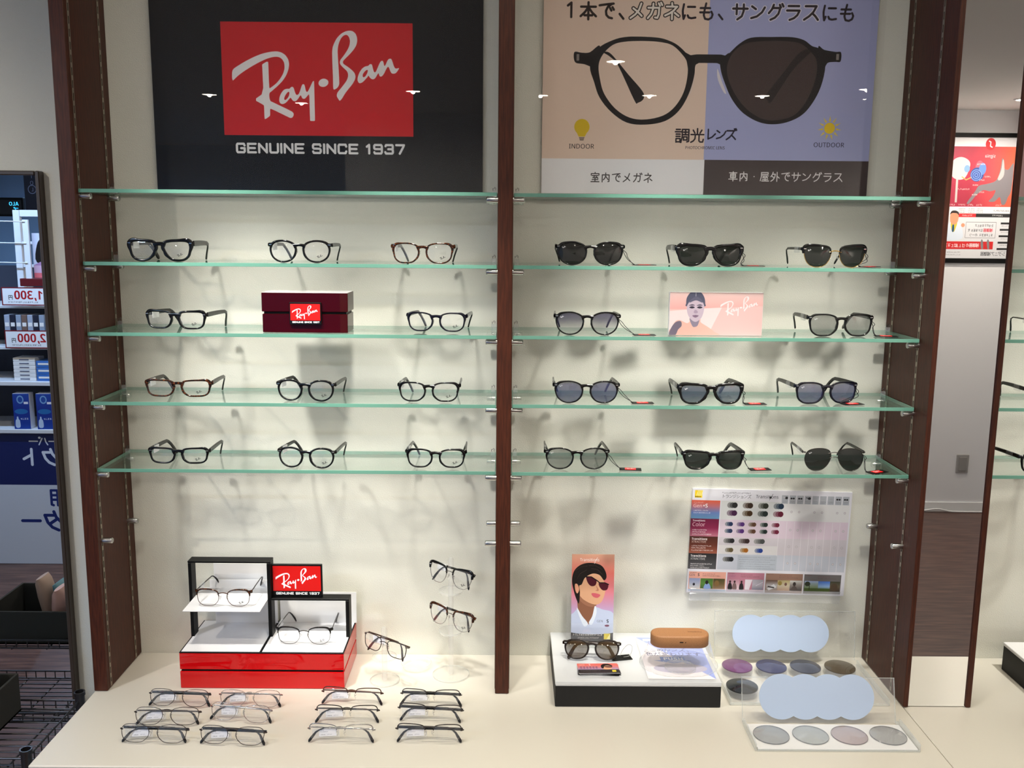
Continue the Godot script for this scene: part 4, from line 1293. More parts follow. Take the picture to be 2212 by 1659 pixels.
func make_street_prints() -> void:
	# price cards of the stand opposite
	for i in 2:
		var c := Canvas.new(226, 94, 4, Color(0.90, 0.91, 0.93), self)
		for r in [[0, 0, 226, 6], [0, 88, 226, 6], [0, 0, 6, 94], [220, 0, 6, 94]]:
			c.rect(r[0], r[1], r[2], r[3], Color(0.45, 0.06, 0.10))
		c.fit("1,300" if i == 0 else "2,000", 14, 160, 62, 44, Color(0.66, 0.05, 0.10), true)
		c.jp("円", 168, 40, 24, 0.12, Color(0.12, 0.10, 0.12))
		c.dashes(40, 72, 150, 9, Color(0.15, 0.13, 0.16), 400 + i)
		M["price%d" % i] = print_mat(c.done(), 0.4)
	# blue board with the words of the shop
	var b := Canvas.new(620, 740, 2, Color(0.80, 0.83, 0.88), self)
	b.rect(0, 0, 620, 296, Color(0.06, 0.12, 0.36))
	b.jp("ーパー", -12, 30, 52, 0.13, Color(0.85, 0.88, 0.94), 1.0)
	b.jp("クト", -4, 96, 92, 0.16, Color(0.85, 0.88, 0.94), 1.12)
	var bl := Color(0.08, 0.16, 0.44)
	b.jp("用", -38, 318, 96, 0.14, bl)
	b.jp("ター", -8, 440, 112, 0.15, bl, 1.0)
	M.board = print_mat(b.done(), 0.4)
	# eye-drop cartons
	var e := Canvas.new(84, 190, 4, Color(0.06, 0.20, 0.58), self)
	e.vgrad(0, 0, 84, 190, [Color(0.10, 0.25, 0.60), Color(0.05, 0.16, 0.52), Color(0.06, 0.24, 0.62)])
	e.disc(46, 32, 18, 22, Color(0.45, 0.62, 0.80))
	e.disc(46, 32, 12, 15, Color(0.12, 0.28, 0.60))
	e.disc(44, 96, 34, 14, Color(0.12, 0.40, 0.66))
	e.rect(6, 44, 22, 12, Color(0.88, 0.88, 0.92))
	e.dashes(10, 130, 38, 10, Color(0.85, 0.88, 0.95), 40)
	e.poly([P2([54, 180, 54, 146, 60, 136, 62, 124, 68, 124, 70, 136, 76, 146, 76, 180])], Color(0.72, 0.80, 0.92))
	M.carton = print_mat(e.done(), 0.35)
	# promotional card with a person's portrait
	var p := Canvas.new(150, 230, 3, Color(0.80, 0.82, 0.90), self)
	p.poly([P2([30, 150, 34, 60, 60, 24, 96, 22, 126, 60, 132, 150])], Color(0.07, 0.045, 0.05))
	p.poly([P2([52, 96, 58, 62, 82, 50, 106, 64, 110, 100, 98, 136, 82, 146, 64, 134])], Color(0.80, 0.60, 0.55))
	p.poly([P2([10, 172, 40, 150, 70, 142, 96, 142, 124, 152, 146, 172])], Color(0.66, 0.50, 0.66))
	p.rect(0, 166, 150, 40, Color(0.80, 0.66, 0.76))
	p.rect(0, 204, 150, 26, Color(0.86, 0.42, 0.46))
	for i in 5:
		p.disc(20 + i * 16, 186, 5, 4, Color(0.40, 0.20, 0.36))
	for q in [68, 94]:
		p.disc(q, 92, 6, 3, Color(0.12, 0.08, 0.08))
	p.disc(82, 124, 9, 3.4, Color(0.62, 0.25, 0.28))
	M.promo = print_mat(p.done(), 0.4)
	# dark banner and light sign far behind
	var t := Canvas.new(110, 420, 2, Color(0.055, 0.065, 0.14), self)
	for i in 4:
		t.text("LATO"[3 - i], 44, 250 - i * 44, 26, Color(0.55, 0.58, 0.70))
	t.disc(55, 280, 30, 30, Color(0.50, 0.53, 0.64))
	t.disc(55, 280, 25, 25, Color(0.055, 0.065, 0.14))
	t.text("L", 47, 292, 24, Color(0.55, 0.58, 0.70))
	M.banner = print_mat(t.done(), 0.5)
	var g := Canvas.new(200, 100, 2, Color(0.0, 0.0, 0.0), self)
	g.text("ALO", 20, 40, 26, Color(0.25, 0.75, 1.0), true)
	g.jp("ズエ", 22, 52, 36, 0.16, Color(0.2, 0.7, 1.0), 1.1)
	M.led = mat(Color(0.02, 0.03, 0.05), 0.4)
	M.led.emission_enabled = true
	M.led.emission_texture = g.done()
	M.led.emission_energy_multiplier = 2.0
	M.led.emission = Color.BLACK
	# banner on the rear wall
	var r := Canvas.new(900, 130, 1.2, Color(0.62, 0.06, 0.14), self)
	r.jp("カラコン学割", 60, 30, 68, 0.13, Color(0.95, 0.90, 0.92), 1.05)
	r.text("20%OFF", 560, 96, 64, Color(0.95, 0.90, 0.92), true, 0.8)
	M.red_banner = print_mat(r.done(), 0.5)
	var rr := Canvas.new(420, 130, 1.2, Color(0.12, 0.12, 0.16), self)
	rr.text("50%OFF", 60, 96, 64, Color(0.80, 0.80, 0.85), true, 0.9)
	M.dark_banner = print_mat(rr.done(), 0.5)
	make_ear_poster()

func make_ear_poster() -> void:
	# the hearing poster, as it hangs (not mirrored): units of 1 mm, 560 x 800
	var c := Canvas.new(560, 863, 1.6, Color(0.84, 0.84, 0.86), self)
	c.hgrad(0, 66, 560, 424, [Color(0.80, 0.36, 0.24), Color(0.72, 0.24, 0.26), Color(0.60, 0.12, 0.22), Color(0.60, 0.12, 0.24)])
	c.disc(224, 48, 42, 42, Color(0.74, 0.10, 0.13))
	c.line([Vector2(238, 28), Vector2(224, 34), Vector2(226, 62), Vector2(210, 70)], 8, Color(0.92, 0.9, 0.9))
	c.text("signia", 176, 142, 22, Color(0.90, 0.82, 0.84), false, 1.1)
	# head, snail of the inner ear, outer ear
	c.poly([P2([380, 200, 400, 160, 460, 140, 520, 160, 540, 220, 520, 280, 460, 300, 410, 280])], Color(0.72, 0.70, 0.70))
	c.poly([PackedVector2Array([Vector2(470, 296), Vector2(488, 296), Vector2(484, 460), Vector2(466, 460)])], Color(0.70, 0.67, 0.66))
	c.disc(404, 222, 24, 26, Color(0.42, 0.56, 0.72))
	c.disc(300, 210, 34, 46, Color(0.66, 0.32, 0.38))
	c.disc(316, 262, 56, 50, Color(0.16, 0.24, 0.48))
	c.disc(274, 222, 30, 42, Color(0.32, 0.46, 0.72))
	for i in 3:
		c.disc(322, 266, 46 - i * 15, 40 - i * 13, Color(0.40, 0.52, 0.76))
		c.disc(322, 266, 40 - i * 15, 34 - i * 13, Color(0.16, 0.24, 0.50))
	c.line([Vector2(366, 284), Vector2(404, 300), Vector2(440, 280)], 8, Color(0.80, 0.56, 0.32))
	c.poly([P2([20, 180, 60, 226, 100, 210, 104, 160, 118, 150, 124, 220, 150, 300, 220, 326, 290, 340, 320, 380, 380, 460, 360, 466, 300, 400, 250, 372, 196, 380, 150, 372, 170, 420, 200, 450, 150, 452, 110, 420, 90, 470, 60, 470, 40, 420, 20, 380, 14, 260])], Color(0.45, 0.43, 0.45))
	c.poly([P2([100, 170, 112, 160, 118, 230, 140, 290, 120, 300, 90, 260])], Color(0.66, 0.64, 0.64))
	for q in [[258, 184, 60], [200, 270, 48], [250, 294, 36], [244, 380, 40], [300, 398, 40], [370, 360, 90], [300, 330, 40]]:
		c.dashes(q[0], q[1], q[2], 11, Color(0.90, 0.78, 0.76), q[0])
	for q in [[90, 474, 44], [252, 474, 40], [324, 474, 40], [392, 474, 56], [480, 474, 40]]:
		c.dashes(q[0], q[1] - 4, q[2], 13, Color(0.92, 0.80, 0.78), q[0] + 1)
	for q in [[240, 500], [310, 500], [390, 500]]:
		for i in 3:
			c.dashes(q[0], q[1] + i * 13, 50, 8, Color(0.45, 0.42, 0.44), q[0] + i)
	c.dashes(20, 512, 130, 11, Color(0.3, 0.3, 0.32), 7)
	c.rect(10, 538, 286, 26, Color(0.09, 0.09, 0.10))
	c.rect(296, 538, 150, 26, Color(0.78, 0.12, 0.14))
	c.dashes(70, 545, 80, 13, Color(0.88, 0.88, 0.88), 8)
	c.dashes(326, 545, 80, 13, Color(0.94, 0.85, 0.85), 9)
	# speech box
	c.line([Vector2(118, 600), Vector2(372, 600), Vector2(372, 712), Vector2(118, 712), Vector2(118, 600)], 3, Color(0.45, 0.45, 0.46))
	c.dashes(142, 614, 150, 20, Color(0.25, 0.25, 0.27), 15)
	c.jp("補聴器", 142, 644, 26, 0.11, Color(0.80, 0.12, 0.20), 1.05)
	c.jp("は", 226, 646, 22, 0.1, Color(0.25, 0.25, 0.27))
	c.dashes(250, 648, 60, 19, Color(0.25, 0.25, 0.27), 16)
	c.jp("こ", 290, 646, 20, 0.1, Color(0.25, 0.25, 0.27))
	c.jp("を", 332, 646, 22, 0.1, Color(0.25, 0.25, 0.27))
	c.dashes(142, 682, 110, 19, Color(0.25, 0.25, 0.27), 17)
	c.jp("の一つ", 268, 680, 22, 0.1, Color(0.25, 0.25, 0.27), 1.05)
	# doctor
	c.poly([P2([400, 720, 404, 640, 430, 606, 480, 600, 530, 620, 552, 720])], Color(0.82, 0.86, 0.92))
	c.poly([P2([450, 600, 500, 600, 490, 660, 470, 670, 456, 640])], Color(0.80, 0.74, 0.25))
	c.poly([P2([474, 620, 486, 620, 488, 660, 480, 672, 470, 658])], Color(0.08, 0.30, 0.45))
	c.poly([P2([446, 600, 440, 550, 456, 528, 496, 528, 512, 552, 506, 600, 476, 618])], Color(0.85, 0.58, 0.44))
	c.poly([P2([440, 552, 444, 530, 470, 518, 502, 522, 514, 546, 496, 536, 456, 538])], Color(0.16, 0.11, 0.10))
	c.disc(398, 622, 16, 14, Color(0.85, 0.58, 0.44))
	for i in 5:
		c.rect(10, 600 + i * 46, 70 + i * 4, 14, Color(0.12, 0.12, 0.13))
		c.dashes(10, 622 + i * 46, 60, 7, Color(0.4, 0.4, 0.42), 500 + i)
	c.rect(130, 738, 430, 56, Color(0.78, 0.11, 0.12))
	c.jp("補聴器の", 246, 752, 28, 0.12, Color(0.95, 0.85, 0.86), 1.02)
	c.dashes(366, 752, 60, 28, Color(0.95, 0.85, 0.86), 41)
	c.jp("は", 432, 752, 28, 0.12, Color(0.95, 0.85, 0.86))
	c.dashes(464, 752, 90, 28, Color(0.95, 0.85, 0.86), 42)
	for q in [160, 212]:
		c.poly([P2([q, 790, q + 4, 740, q + 16, 722, q + 24, 740, q + 16, 786])], Color(0.50, 0.49, 0.50))
	c.jp("シグニア補聴器", 20, 812, 30, 0.1, Color(0.25, 0.25, 0.27), 1.0)
	c.dashes(400, 812, 110, 9, Color(0.5, 0.5, 0.52), 43)
	c.dashes(400, 830, 120, 9, Color(0.5, 0.5, 0.52), 44)
	M.ear_poster = print_mat(c.done(), 0.45)

# ------------------------------------------------------------------ the scene
func _ready() -> void:
	# camera
	var cam := Camera3D.new()
	cam.name = "camera"
	add_child(cam)
	cam.position = V(0.0065, 1.0312, 2.1656)
	cam.basis = Basis(Vector3.UP, -0.00523) * Basis(Vector3.RIGHT, -0.16288) * Basis(Vector3.BACK, 0.0090)
	cam.fov = 44.605
	cam.near = 0.05
	cam.far = 60.0
	cam.current = true
	# environment: an enclosed room, no sky to speak of
	var we := WorldEnvironment.new()
	we.name = "environment"
	var env := Environment.new()
	env.background_mode = Environment.BG_COLOR
	env.background_color = Color(0.02, 0.02, 0.022)
	env.tonemap_mode = Environment.TONE_MAPPER_LINEAR
	env.tonemap_exposure = 1.0
	env.sdfgi_enabled = true
	env.ssao_enabled = true
	env.ssil_enabled = true
	we.environment = env
	add_child(we)
	make_materials()
	make_prints()
	lights()
	room()
	cabinet()
	signs()
	shelf_goods()
	counter_goods()
	side_rack()
	opposite()

# ------------------------------------------------------------------ lamps
func lamp_mat(c: Color, e: float) -> StandardMaterial3D:
	var m := mat(Color(0.95, 0.95, 0.95), 0.4)
	m.emission_enabled = true
	m.emission = c
	m.emission_energy_multiplier = e
	return m

func ceiling_lamp(at: Vector3, r: float, energy: float, col: Color, glow: float, angle: float, soft: float, label: String, group: String, aim := Vector3.DOWN) -> void:
	var o := thing("ceiling_lamp", label, "ceiling lamp", at, 0.0, group)
	var ring := MB.new()
	ring.lathe([[r, 0.0], [r + 0.012, 0.0], [r + 0.012, -0.004], [r + 0.002, -0.006], [r, -0.004], [r, 0.0]], Vector3.ZERO, 40)
	part(o, "trim_ring", ring.done(), M.white)
	var d := MB.new()
	d.lathe([[0.0005, -0.001], [r, -0.001], [r, -0.003], [0.0005, -0.003]], Vector3.ZERO, 40, false)
	part(o, "lamp_disc", d.done(), lamp_mat(col, glow))
	var s := SpotLight3D.new()
	s.name = "lamp_light"
	o.add_child(s)
	s.position = Vector3(0, -0.006, 0)
	var up := Vector3.FORWARD if absf(aim.normalized().y) > 0.99 else Vector3.UP
	s.basis = Basis.looking_at(aim, up)
	s.light_color = col
	s.light_energy = energy
	s.light_size = r if angle < 60.0 else 0.012
	s.spot_range = 12.0
	s.spot_attenuation = 2.0
	s.spot_angle = angle
	s.spot_angle_attenuation = soft
	s.shadow_enabled = true

func lights() -> void:
	var warm := Color(1.0, 0.90, 0.76)
	var white := Color(1.0, 0.95, 0.88)
	# narrow spots aimed at the shelf wall: place, energy, the point of the wall they aim at
	var sp := [[-0.76, 0.68, 5.6, -0.49, 0.50], [-0.20, 0.70, 4.6, -0.20, 0.47], [0.36, 0.70, 4.8, 0.30, 0.47], [0.84, 0.68, 4.6, 0.64, 0.47], [1.42, 0.68, 4.6, 1.30, 0.47]]
	for i in sp.size():
		var from := Vector3(sp[i][0], CEIL - 0.001, sp[i][1])
		ceiling_lamp(from, 0.055, sp[i][2], Color(1.0, 0.985, 0.95), 30.0, 17.0, 1.0, "round ceiling spot above the shelves, %s along the row" % ["first", "second", "third", "fourth", "fifth"][i], "spots over the shelf wall", V(sp[i][3], sp[i][4], 0) - from)
	# added wide lamps above the counter, standing in for spill of the spots
	var cl := [[-0.55, 0.62], [0.0, 0.62], [0.55, 0.62], [1.15, 0.62]]
	for i in cl.size():
		ceiling_lamp(Vector3(cl[i][0], CEIL - 0.001, cl[i][1]), 0.05, 1.05, Color(1.0, 0.96, 0.88), 30.0, 33.0, 1.0, "added round fill lamp above the counter, %s along the row" % ["first", "second", "third", "fourth"][i], "added fill lamps over the counter")
	# downlights across the shop, seen mirrored in the signs
	var dl := [[-1.72, 3.45], [-1.263, 3.78], [-0.528, 3.24], [0.183, 3.356], [0.793, 3.313], [1.422, 3.288], [2.061, 3.376], [0.484, 2.256], [1.904, 3.006]]
	for i in dl.size():
		ceiling_lamp(Vector3(dl[i][0], CEIL - 0.001, dl[i][1]), 0.042, 0.37, white, 40.0, 86.0, 0.5, "round white downlight in the shop ceiling, %s of the far row" % ["first", "second", "third", "fourth", "fifth", "sixth", "seventh", "eighth", "ninth"][i], "downlights of the shop ceiling")
	# two added fill downlights, brightening the rack corner and the far passage wall
	ceiling_lamp(Vector3(-1.62, CEIL - 0.001, 1.25), 0.042, 1.5, white, 40.0, 80.0, 0.6, "added white fill downlight over the wire rack and large mirror", "downlights of the shop ceiling")
	ceiling_lamp(Vector3(-2.9, CEIL - 0.001, 5.3), 0.08, 4.5, Color(0.70, 0.84, 1.0), 20.0, 84.0, 0.5, "added cool fill downlight for the passage wall behind the white stand", "downlights of the shop ceiling")
	ceiling_lamp(Vector3(2.92, CEIL - 0.001, 3.80), 0.042, 1.9, white, 40.0, 80.0, 0.6, "round white downlight near the hearing poster", "downlights of the shop ceiling")
	# cool tube over the stand opposite
	var tb := thing("tube_lamp", "cool white tube lamp over the white stand opposite", "lamp", Vector3(-2.6, CEIL - 0.03, 2.2))
	part(tb, "housing", bx(Vector3(1.3, 0.03, 0.10), 0.004, Vector3(0, 0.012, 0)), M.white)
	var tube := MB.new()
	tube.tube([Vector3(-0.6, -0.012, 0), Vector3(0.6, -0.012, 0)], 0.013, 12)
	part(tb, "lamp_tube", tube.done(), lamp_mat(Color(0.72, 0.84, 1.0), 8.0))
	var al := AreaLight3D.new()
	al.name = "tube_light"
	tb.add_child(al)
	al.position = Vector3(0, -0.03, 0)
	al.rotation_degrees.x = -90
	al.area_size = Vector2(1.2, 0.03)
	al.light_color = Color(0.72, 0.84, 1.0)
	al.light_energy = 4.2
	al.area_range = 12.0
	al.shadow_enabled = true

# ------------------------------------------------------------------ room
func room() -> void:
	struct("floor", bx(Vector3(8.2, 0.1, 7.2)), M.floor, Vector3(-0.9, -0.05, 3.5))
	struct("ceiling", bx(Vector3(8.2, 0.1, 7.2)), M.ceiling, Vector3(-0.9, CEIL + 0.05, 3.5))
	struct("wall_back", bx(Vector3(8.2, CEIL, 0.1)), M.wall, Vector3(-0.9, CEIL / 2, -0.05))
	struct("wall_left", bx(Vector3(0.1, CEIL, 7.2)), M.wall_white, Vector3(-4.95, CEIL / 2, 3.5))
	struct("wall_right", bx(Vector3(0.1, CEIL, 7.2)), M.wall_white, Vector3(3.25, CEIL / 2, 3.5))
	struct("wall_rear", bx(Vector3(4.2, CEIL, 0.1)), M.wall_white, Vector3(1.1, CEIL / 2, REAR + 0.05))
	struct("wall_side", bx(Vector3(0.1, CEIL, 2.7)), M.wall_white, Vector3(-1.05, CEIL / 2, REAR + 1.4))
	struct("wall_far", bx(Vector3(4.0, CEIL, 0.1)), mat(Color(0.55, 0.66, 0.78), 0.7), Vector3(-3.0, CEIL / 2, 6.95))
	struct("baseboard_rear", bx(Vector3(4.2, 0.065, 0.012), 0.002), M.white, Vector3(1.1, 0.0325, REAR - 0.006))
	# socket on the rear wall, seen in the narrow mirror
	var so := thing("wall_socket", "grey wall socket plate low on the wall, seen in the narrow mirror", "wall socket", V(2.997, -0.455, REAR - 0.001), 180)
	part(so, "plate", bx(Vector3(0.08, 0.125, 0.012), 0.003), mat(Color(0.62, 0.61, 0.60), 0.5))
	part(so, "cover", bx(Vector3(0.05, 0.09, 0.006), 0.002, Vector3(0, 0, 0.008)), mat(Color(0.56, 0.55, 0.54), 0.5))
	var cb := thing("floor_cable", "white cable lying along the baseboard, seen in the narrow mirror", "cable", Vector3(2.9, 0.012, REAR - 0.03))
	var ct := MB.new()
	ct.tube(spline([Vector3(-0.14, 0, 0.006), Vector3(-0.05, 0.012, 0), Vector3(0.05, -0.004, 0), Vector3(0.3, -0.006, 0.0)], false, 5), 0.006, 8)
	part(cb, "lead", ct.done(), M.white)
	# hearing poster
	var ep := thing("wall_poster", "red and white hearing poster with an ear drawing, mirrored in the narrow mirror", "poster", V(2.9545, 0.868, REAR - 0.001), 180)
	part(ep, "printed_sheet", card(0.417, 0.745, 0.003), M.ear_poster, Vector3(0, 0.012, 0))
	part(ep, "top_rail", bx(Vector3(0.425, 0.026, 0.014), 0.002), M.black, Vector3(0, 0.77, 0.006))
	part(ep, "bottom_rail", bx(Vector3(0.425, 0.030, 0.014), 0.002), M.black, Vector3(0, -0.002, 0.006))
	# things on the rear wall that the black sign mirrors
	var bn := thing("sale_banner", "red student discount banner on the wall behind, mirrored faintly in the black sign", "banner", V(-0.15, 1.02, REAR - 0.001), 180)
	part(bn, "banner_sheet", card(0.72, 0.104, 0.004), M.red_banner)
	var bn2 := thing("sale_banner", "dark half price banner beside the red banner on the wall behind", "banner", V(0.45, 1.02, REAR - 0.001), 180)
	part(bn2, "banner_sheet", card(0.36, 0.104, 0.004), M.dark_banner)
	var tv := thing("wall_screen", "dark screen in a pale frame below the banners on the wall behind", "screen", V(0.3, 0.62, REAR - 0.002), 180)
	part(tv, "screen_panel", bx(Vector3(0.72, 0.34, 0.02), 0.002, Vector3(0, 0.17, 0.012)), mat(Color(0.02, 0.02, 0.03), 0.1))
	for q in [[0, 0.35, 0.78, 0.03], [0, -0.01, 0.78, 0.03], [-0.375, 0.17, 0.03, 0.39], [0.375, 0.17, 0.03, 0.39]]:
		part(tv, "frame_bar", bx(Vector3(q[2], q[3], 0.03), 0.003), mat(Color(0.62, 0.62, 0.66), 0.4), Vector3(q[0], q[1], 0.015))

# ------------------------------------------------------------------ uprights, shelves, mirrors, counter
func standard_mesh(h: float) -> ArrayMesh:
	# slotted steel strip: two rails with rungs between, on a dark groove
	var m := MB.new()
	m.box(Vector3(0, h / 2, -0.0032), Vector3(0.0012, h, 0.0016))
	m.box(Vector3(0, h / 2, 0.0032), Vector3(0.0012, h, 0.0016))
	var n := int(h / 0.025)
	for i in n + 1:
		m.box(Vector3(0, clampf(i * 0.025, 0.005, h - 0.005), 0), Vector3(0.0012, 0.0095, 0.0052))
	return m.done()

func pin_mesh() -> ArrayMesh:
	var m := MB.new()
	var lo := []
	for q in [[0.0, 0.0066], [0.022, 0.0066], [0.0245, 0.0055], [0.0245, 0.0005]]:
		var l := PackedVector3Array()
		for k in 16:
			l.append(Vector3(q[0], cos(TAU * k / 16.0) * q[1], sin(TAU * k / 16.0) * q[1]))
		lo.append(l)
	m.loft(lo, true)
	return m.done()

func upright(x0: float, x1: float, depth: float, faces: Array, label: String, pins: bool, side_pins := []) -> Node3D:
	var h := CEIL - CT - 0.002
	var o := thing("shelf_upright", label, "shelf upright", V((x0 + x1) / 2.0, 0.0008, 0), 0, "brown uprights of the shelf wall")
	var w := x1 - x0
	part(o, "board", bx(Vector3(w, h, depth - 0.001), 0.0012, Vector3(0, h / 2, depth / 2)), M.wood)
	var st := standard_mesh(h - 0.01)
	var gm := bx(Vector3(0.0009, h - 0.012, 0.0082), 0.0, Vector3(0, h / 2, 0))
	for f in faces:
		for z in [0.036, 0.179]:
			part(o, "slot_groove", gm, M.slot, Vector3(f * w / 2, 0, z))
			part(o, "slotted_strip", st, M.strip, Vector3(f * (w / 2 + 0.0006), 0.004, z))
		if pins:
			for y in SH + [0.362]:
				for z in [0.036, 0.179]:
					part(o, "shelf_pin", pin_mesh(), M.steel, Vector3(f * w / 2, y - 0.0155, z), Vector3(0, 0 if f > 0 else 180, 0))
	return o

func shelf(x0: float, x1: float, y: float, d: float, label: String) -> void:
	var w := x1 - x0
	var o := thing("glass_shelf", label, "glass shelf", V((x0 + x1) / 2.0, y, 0), 0, "glass shelves of the shelf wall")
	var th := 0.0075
	# top and bottom faces as one pane, the ground edges as strips
	var pm := MB.new()
	pm.box(Vector3(0, -th / 2, (d + 0.004) / 2), Vector3(w - 0.0026, th, d - 0.004 - 0.0026))
	part(o, "pane", pm.done(), M.glass)
	part(o, "front_edge", bx(Vector3(w, th, 0.0012), 0.0003, Vector3(0, -th / 2, d - 0.0006)), M.glass_edge)
	part(o, "back_edge", bx(Vector3(w, th, 0.0012), 0.0003, Vector3(0, -th / 2, 0.0046)), M.glass_edge)
	for s in [-1, 1]:
		part(o, "side_edge", bx(Vector3(0.0012, th, d - 0.0066), 0.0003, Vector3(s * (w / 2 - 0.0006), -th / 2, (d + 0.004) / 2)), M.glass_edge)
		# clear stop with a little hook at the rear corner
		var k := MB.new()
		k.box(Vector3(0, 0.005, 0), Vector3(0.010, 0.010, 0.008), 0.001)
		var cl := part(o, "corner_stop", k.done(), M.clear_plastic, Vector3(s * (w / 2 - 0.008), 0, 0.036))
		var hk := MB.new()
		hk.tube([Vector3(-0.003, 0.010, 0), Vector3(-0.0035, 0.015, 0), Vector3(-0.001, 0.0135, 0), Vector3(0.001, 0.0175, 0), Vector3(0.003, 0.016, 0), Vector3(0.003, 0.011, 0)], 0.0007, 6)
		part(cl, "hook", hk.done(), M.steel_dark)

func cabinet() -> void:
	upright(WL - 0.030, WL, 0.1986, [1], "brown wooden upright at the outer end of the bay with the black sign", true)
	upright(-0.0155, 0.0155, 0.1986, [-1, 1], "brown wooden upright in the middle, between black sign and lens poster", true)
	upright(WR, WR + 0.011, ER, [-1], "brown wooden upright between the lens poster bay and the narrow mirror", true)
	var u := upright(1.0232, 1.0346, ER, [], "thin reddish upright on the far side of the narrow mirror", false)
	var nm := ["topmost", "second", "third", "fourth", "lowest"]
	for i in 5:
		var bl: String = ["carrying the black sign", "with three eyeglasses", "with the dark red box", "with three eyeglasses", "with three eyeglasses"][i]
		var br: String = ["carrying the lens poster", "with three dark sunglasses", "with the lit portrait card", "with three blue sunglasses", "with three sunglasses"][i]
		shelf(WL + 0.002, -0.0175, SH[i], SD + (0.006 if i == 3 else 0.0) - (0.004 if i == 4 else 0.0), "%s glass shelf of the bay below the black sign, %s" % [nm[i], bl])
		shelf(0.0175, WR - 0.002, SH[i] - (0.001 if i == 0 else 0.0), SD, "%s glass shelf of the bay below the lens poster, %s" % [nm[i], br])
		shelf(1.037, 1.70, SH[i] + 0.001, SD, "%s glass shelf beyond the narrow mirror" % nm[i])
	# narrow mirror between two uprights
	var mr := thing("narrow_mirror", "tall narrow mirror set between two brown uprights", "mirror", V((WR + 0.011 + 1.0232) / 2, 0.0008, ER))
	var mw := 1.0232 - WR - 0.011 - 0.0008
	part(mr, "mirror_glass", bx(Vector3(mw, 1.785, 0.005), 0.0, Vector3(0, 0.8935, -0.0075)), M.mirror)
	part(mr, "backing_board", bx(Vector3(mw, 1.785, 0.016), 0.0, Vector3(0, 0.8935, -0.0185)), M.wood)
	# counter tops and the cupboards under them
	var c1 := thing("counter_top", "cream counter top under the two bays of spectacles", "counter", V(0, 0, 0))
	part(c1, "top_board", bx(Vector3(0.8868 + 0.9153, 0.032, 0.494), 0.002, Vector3((0.8868 - 0.9153) / 2, -0.016, 0.2475)), M.counter)
	var c2 := thing("counter_top", "cream counter top under the narrow mirror, past the seam", "counter", V(0, 0, 0))
	part(c2, "top_board", bx(Vector3(0.87, 0.032, 0.494), 0.002, Vector3(0.8880 + 0.435, -0.016, 0.2475)), M.counter)
	var k1 := thing("base_cupboard", "white cupboard carrying the long cream counter top", "cupboard", Vector3(-0.0142, 0, 0.235))
	part(k1, "carcass", bx(Vector3(1.78, CT - 0.034, 0.45), 0.003, Vector3(0, (CT - 0.034) / 2, 0)), M.cabinet)
	var k2 := thing("base_cupboard", "white cupboard carrying the counter top past the seam", "cupboard", Vector3(1.323, 0, 0.235))
	part(k2, "carcass", bx(Vector3(0.85, CT - 0.034, 0.45), 0.003, Vector3(0, (CT - 0.034) / 2, 0)), M.cabinet)
	# large mirror on the wall beside the first upright
	var lm := thing("wall_mirror", "large wall mirror with thin brown frame behind the wire rack", "mirror", V(-1.36, -0.72, 0.0))
	part(lm, "mirror_glass", bx(Vector3(0.62, 1.855, 0.004), 0, Vector3(0, 0.935, 0.018)), M.mirror)
	part(lm, "backing", bx(Vector3(0.62, 1.855, 0.014), 0, Vector3(0, 0.935, 0.008)), M.black_matt)
	for s in [-1, 1]:
		part(lm, "frame_bar", bx(Vector3(0.010, 1.875, 0.024), 0.002, Vector3(s * 0.3125, 0.935, 0.0125)), M.mirror_frame)
	for y in [0.0025, 1.8675]:
		part(lm, "frame_bar", bx(Vector3(0.614, 0.010, 0.024), 0.002, Vector3(0, y, 0.0125)), M.mirror_frame)

# ------------------------------------------------------------------ signs on the top shelf
func top_sign(label: String, m: Material, x0: float, x1: float, ax0: float, ax1: float) -> void:
	var o := thing("display_sign", label, "sign", V((x0 + x1) / 2, SH[0] + 0.001, 0.006), 0, "signs standing on the topmost shelves")
	part(o, "printed_sheet", card(x1 - x0, 0.515, 0.002), m)
	var a := MB.new()
	a.box(Vector3((ax0 + ax1 - x0 - x1) / 2, 0.26, 0.0055), Vector3(ax1 - ax0, 0.52, 0.003), 0.0004)
	part(o, "acrylic_cover", a.done(), M.sign_cover)
	part(o, "foot_rail", bx(Vector3(ax1 - ax0, 0.005, 0.004), 0.0006, Vector3((ax0 + ax1 - x0 - x1) / 2, 0.0025, 0.0095)), M.steel)

func signs() -> void:
	top_sign("black sign with a red panel and white script lettering", M.sign_black, -0.785, -0.0525, -0.792, -0.036)
	top_sign("beige and blue poster of large spectacles, half clear and half dark", M.sign_photo, 0.0800, 0.8160, 0.0710, 0.8310)
	var o := thing("display_sign", "pink poster standing beyond the narrow mirror, cut by the frame", "sign", V(1.42, SH[0] + 0.0025, 0.006), 0, "signs standing on the topmost shelves")
	part(o, "printed_sheet", card(0.66, 0.5, 0.003), mat(Color(0.78, 0.62, 0.62), 0.3))
	# chart of lens colours on the wall
	var ch := thing("lens_chart", "white chart of tinted lens colours fixed to the wall", "chart", V(0.6372, 0.1640, 0.0005), 0)
	ch.rotation_degrees.z = -1.1
	part(ch, "printed_board", card(0.382, 0.260, 0.005), M.chart)
	part(ch, "acrylic_holder", bx(Vector3(0.365, 0.03, 0.003), 0.0004, Vector3(0, -0.004, 0.0075)), M.clear_plastic)
	part(ch, "holder_block", bx(Vector3(0.05, 0.02, 0.010), 0.001, Vector3(-0.16, -0.010, 0.006)), M.clear_plastic)

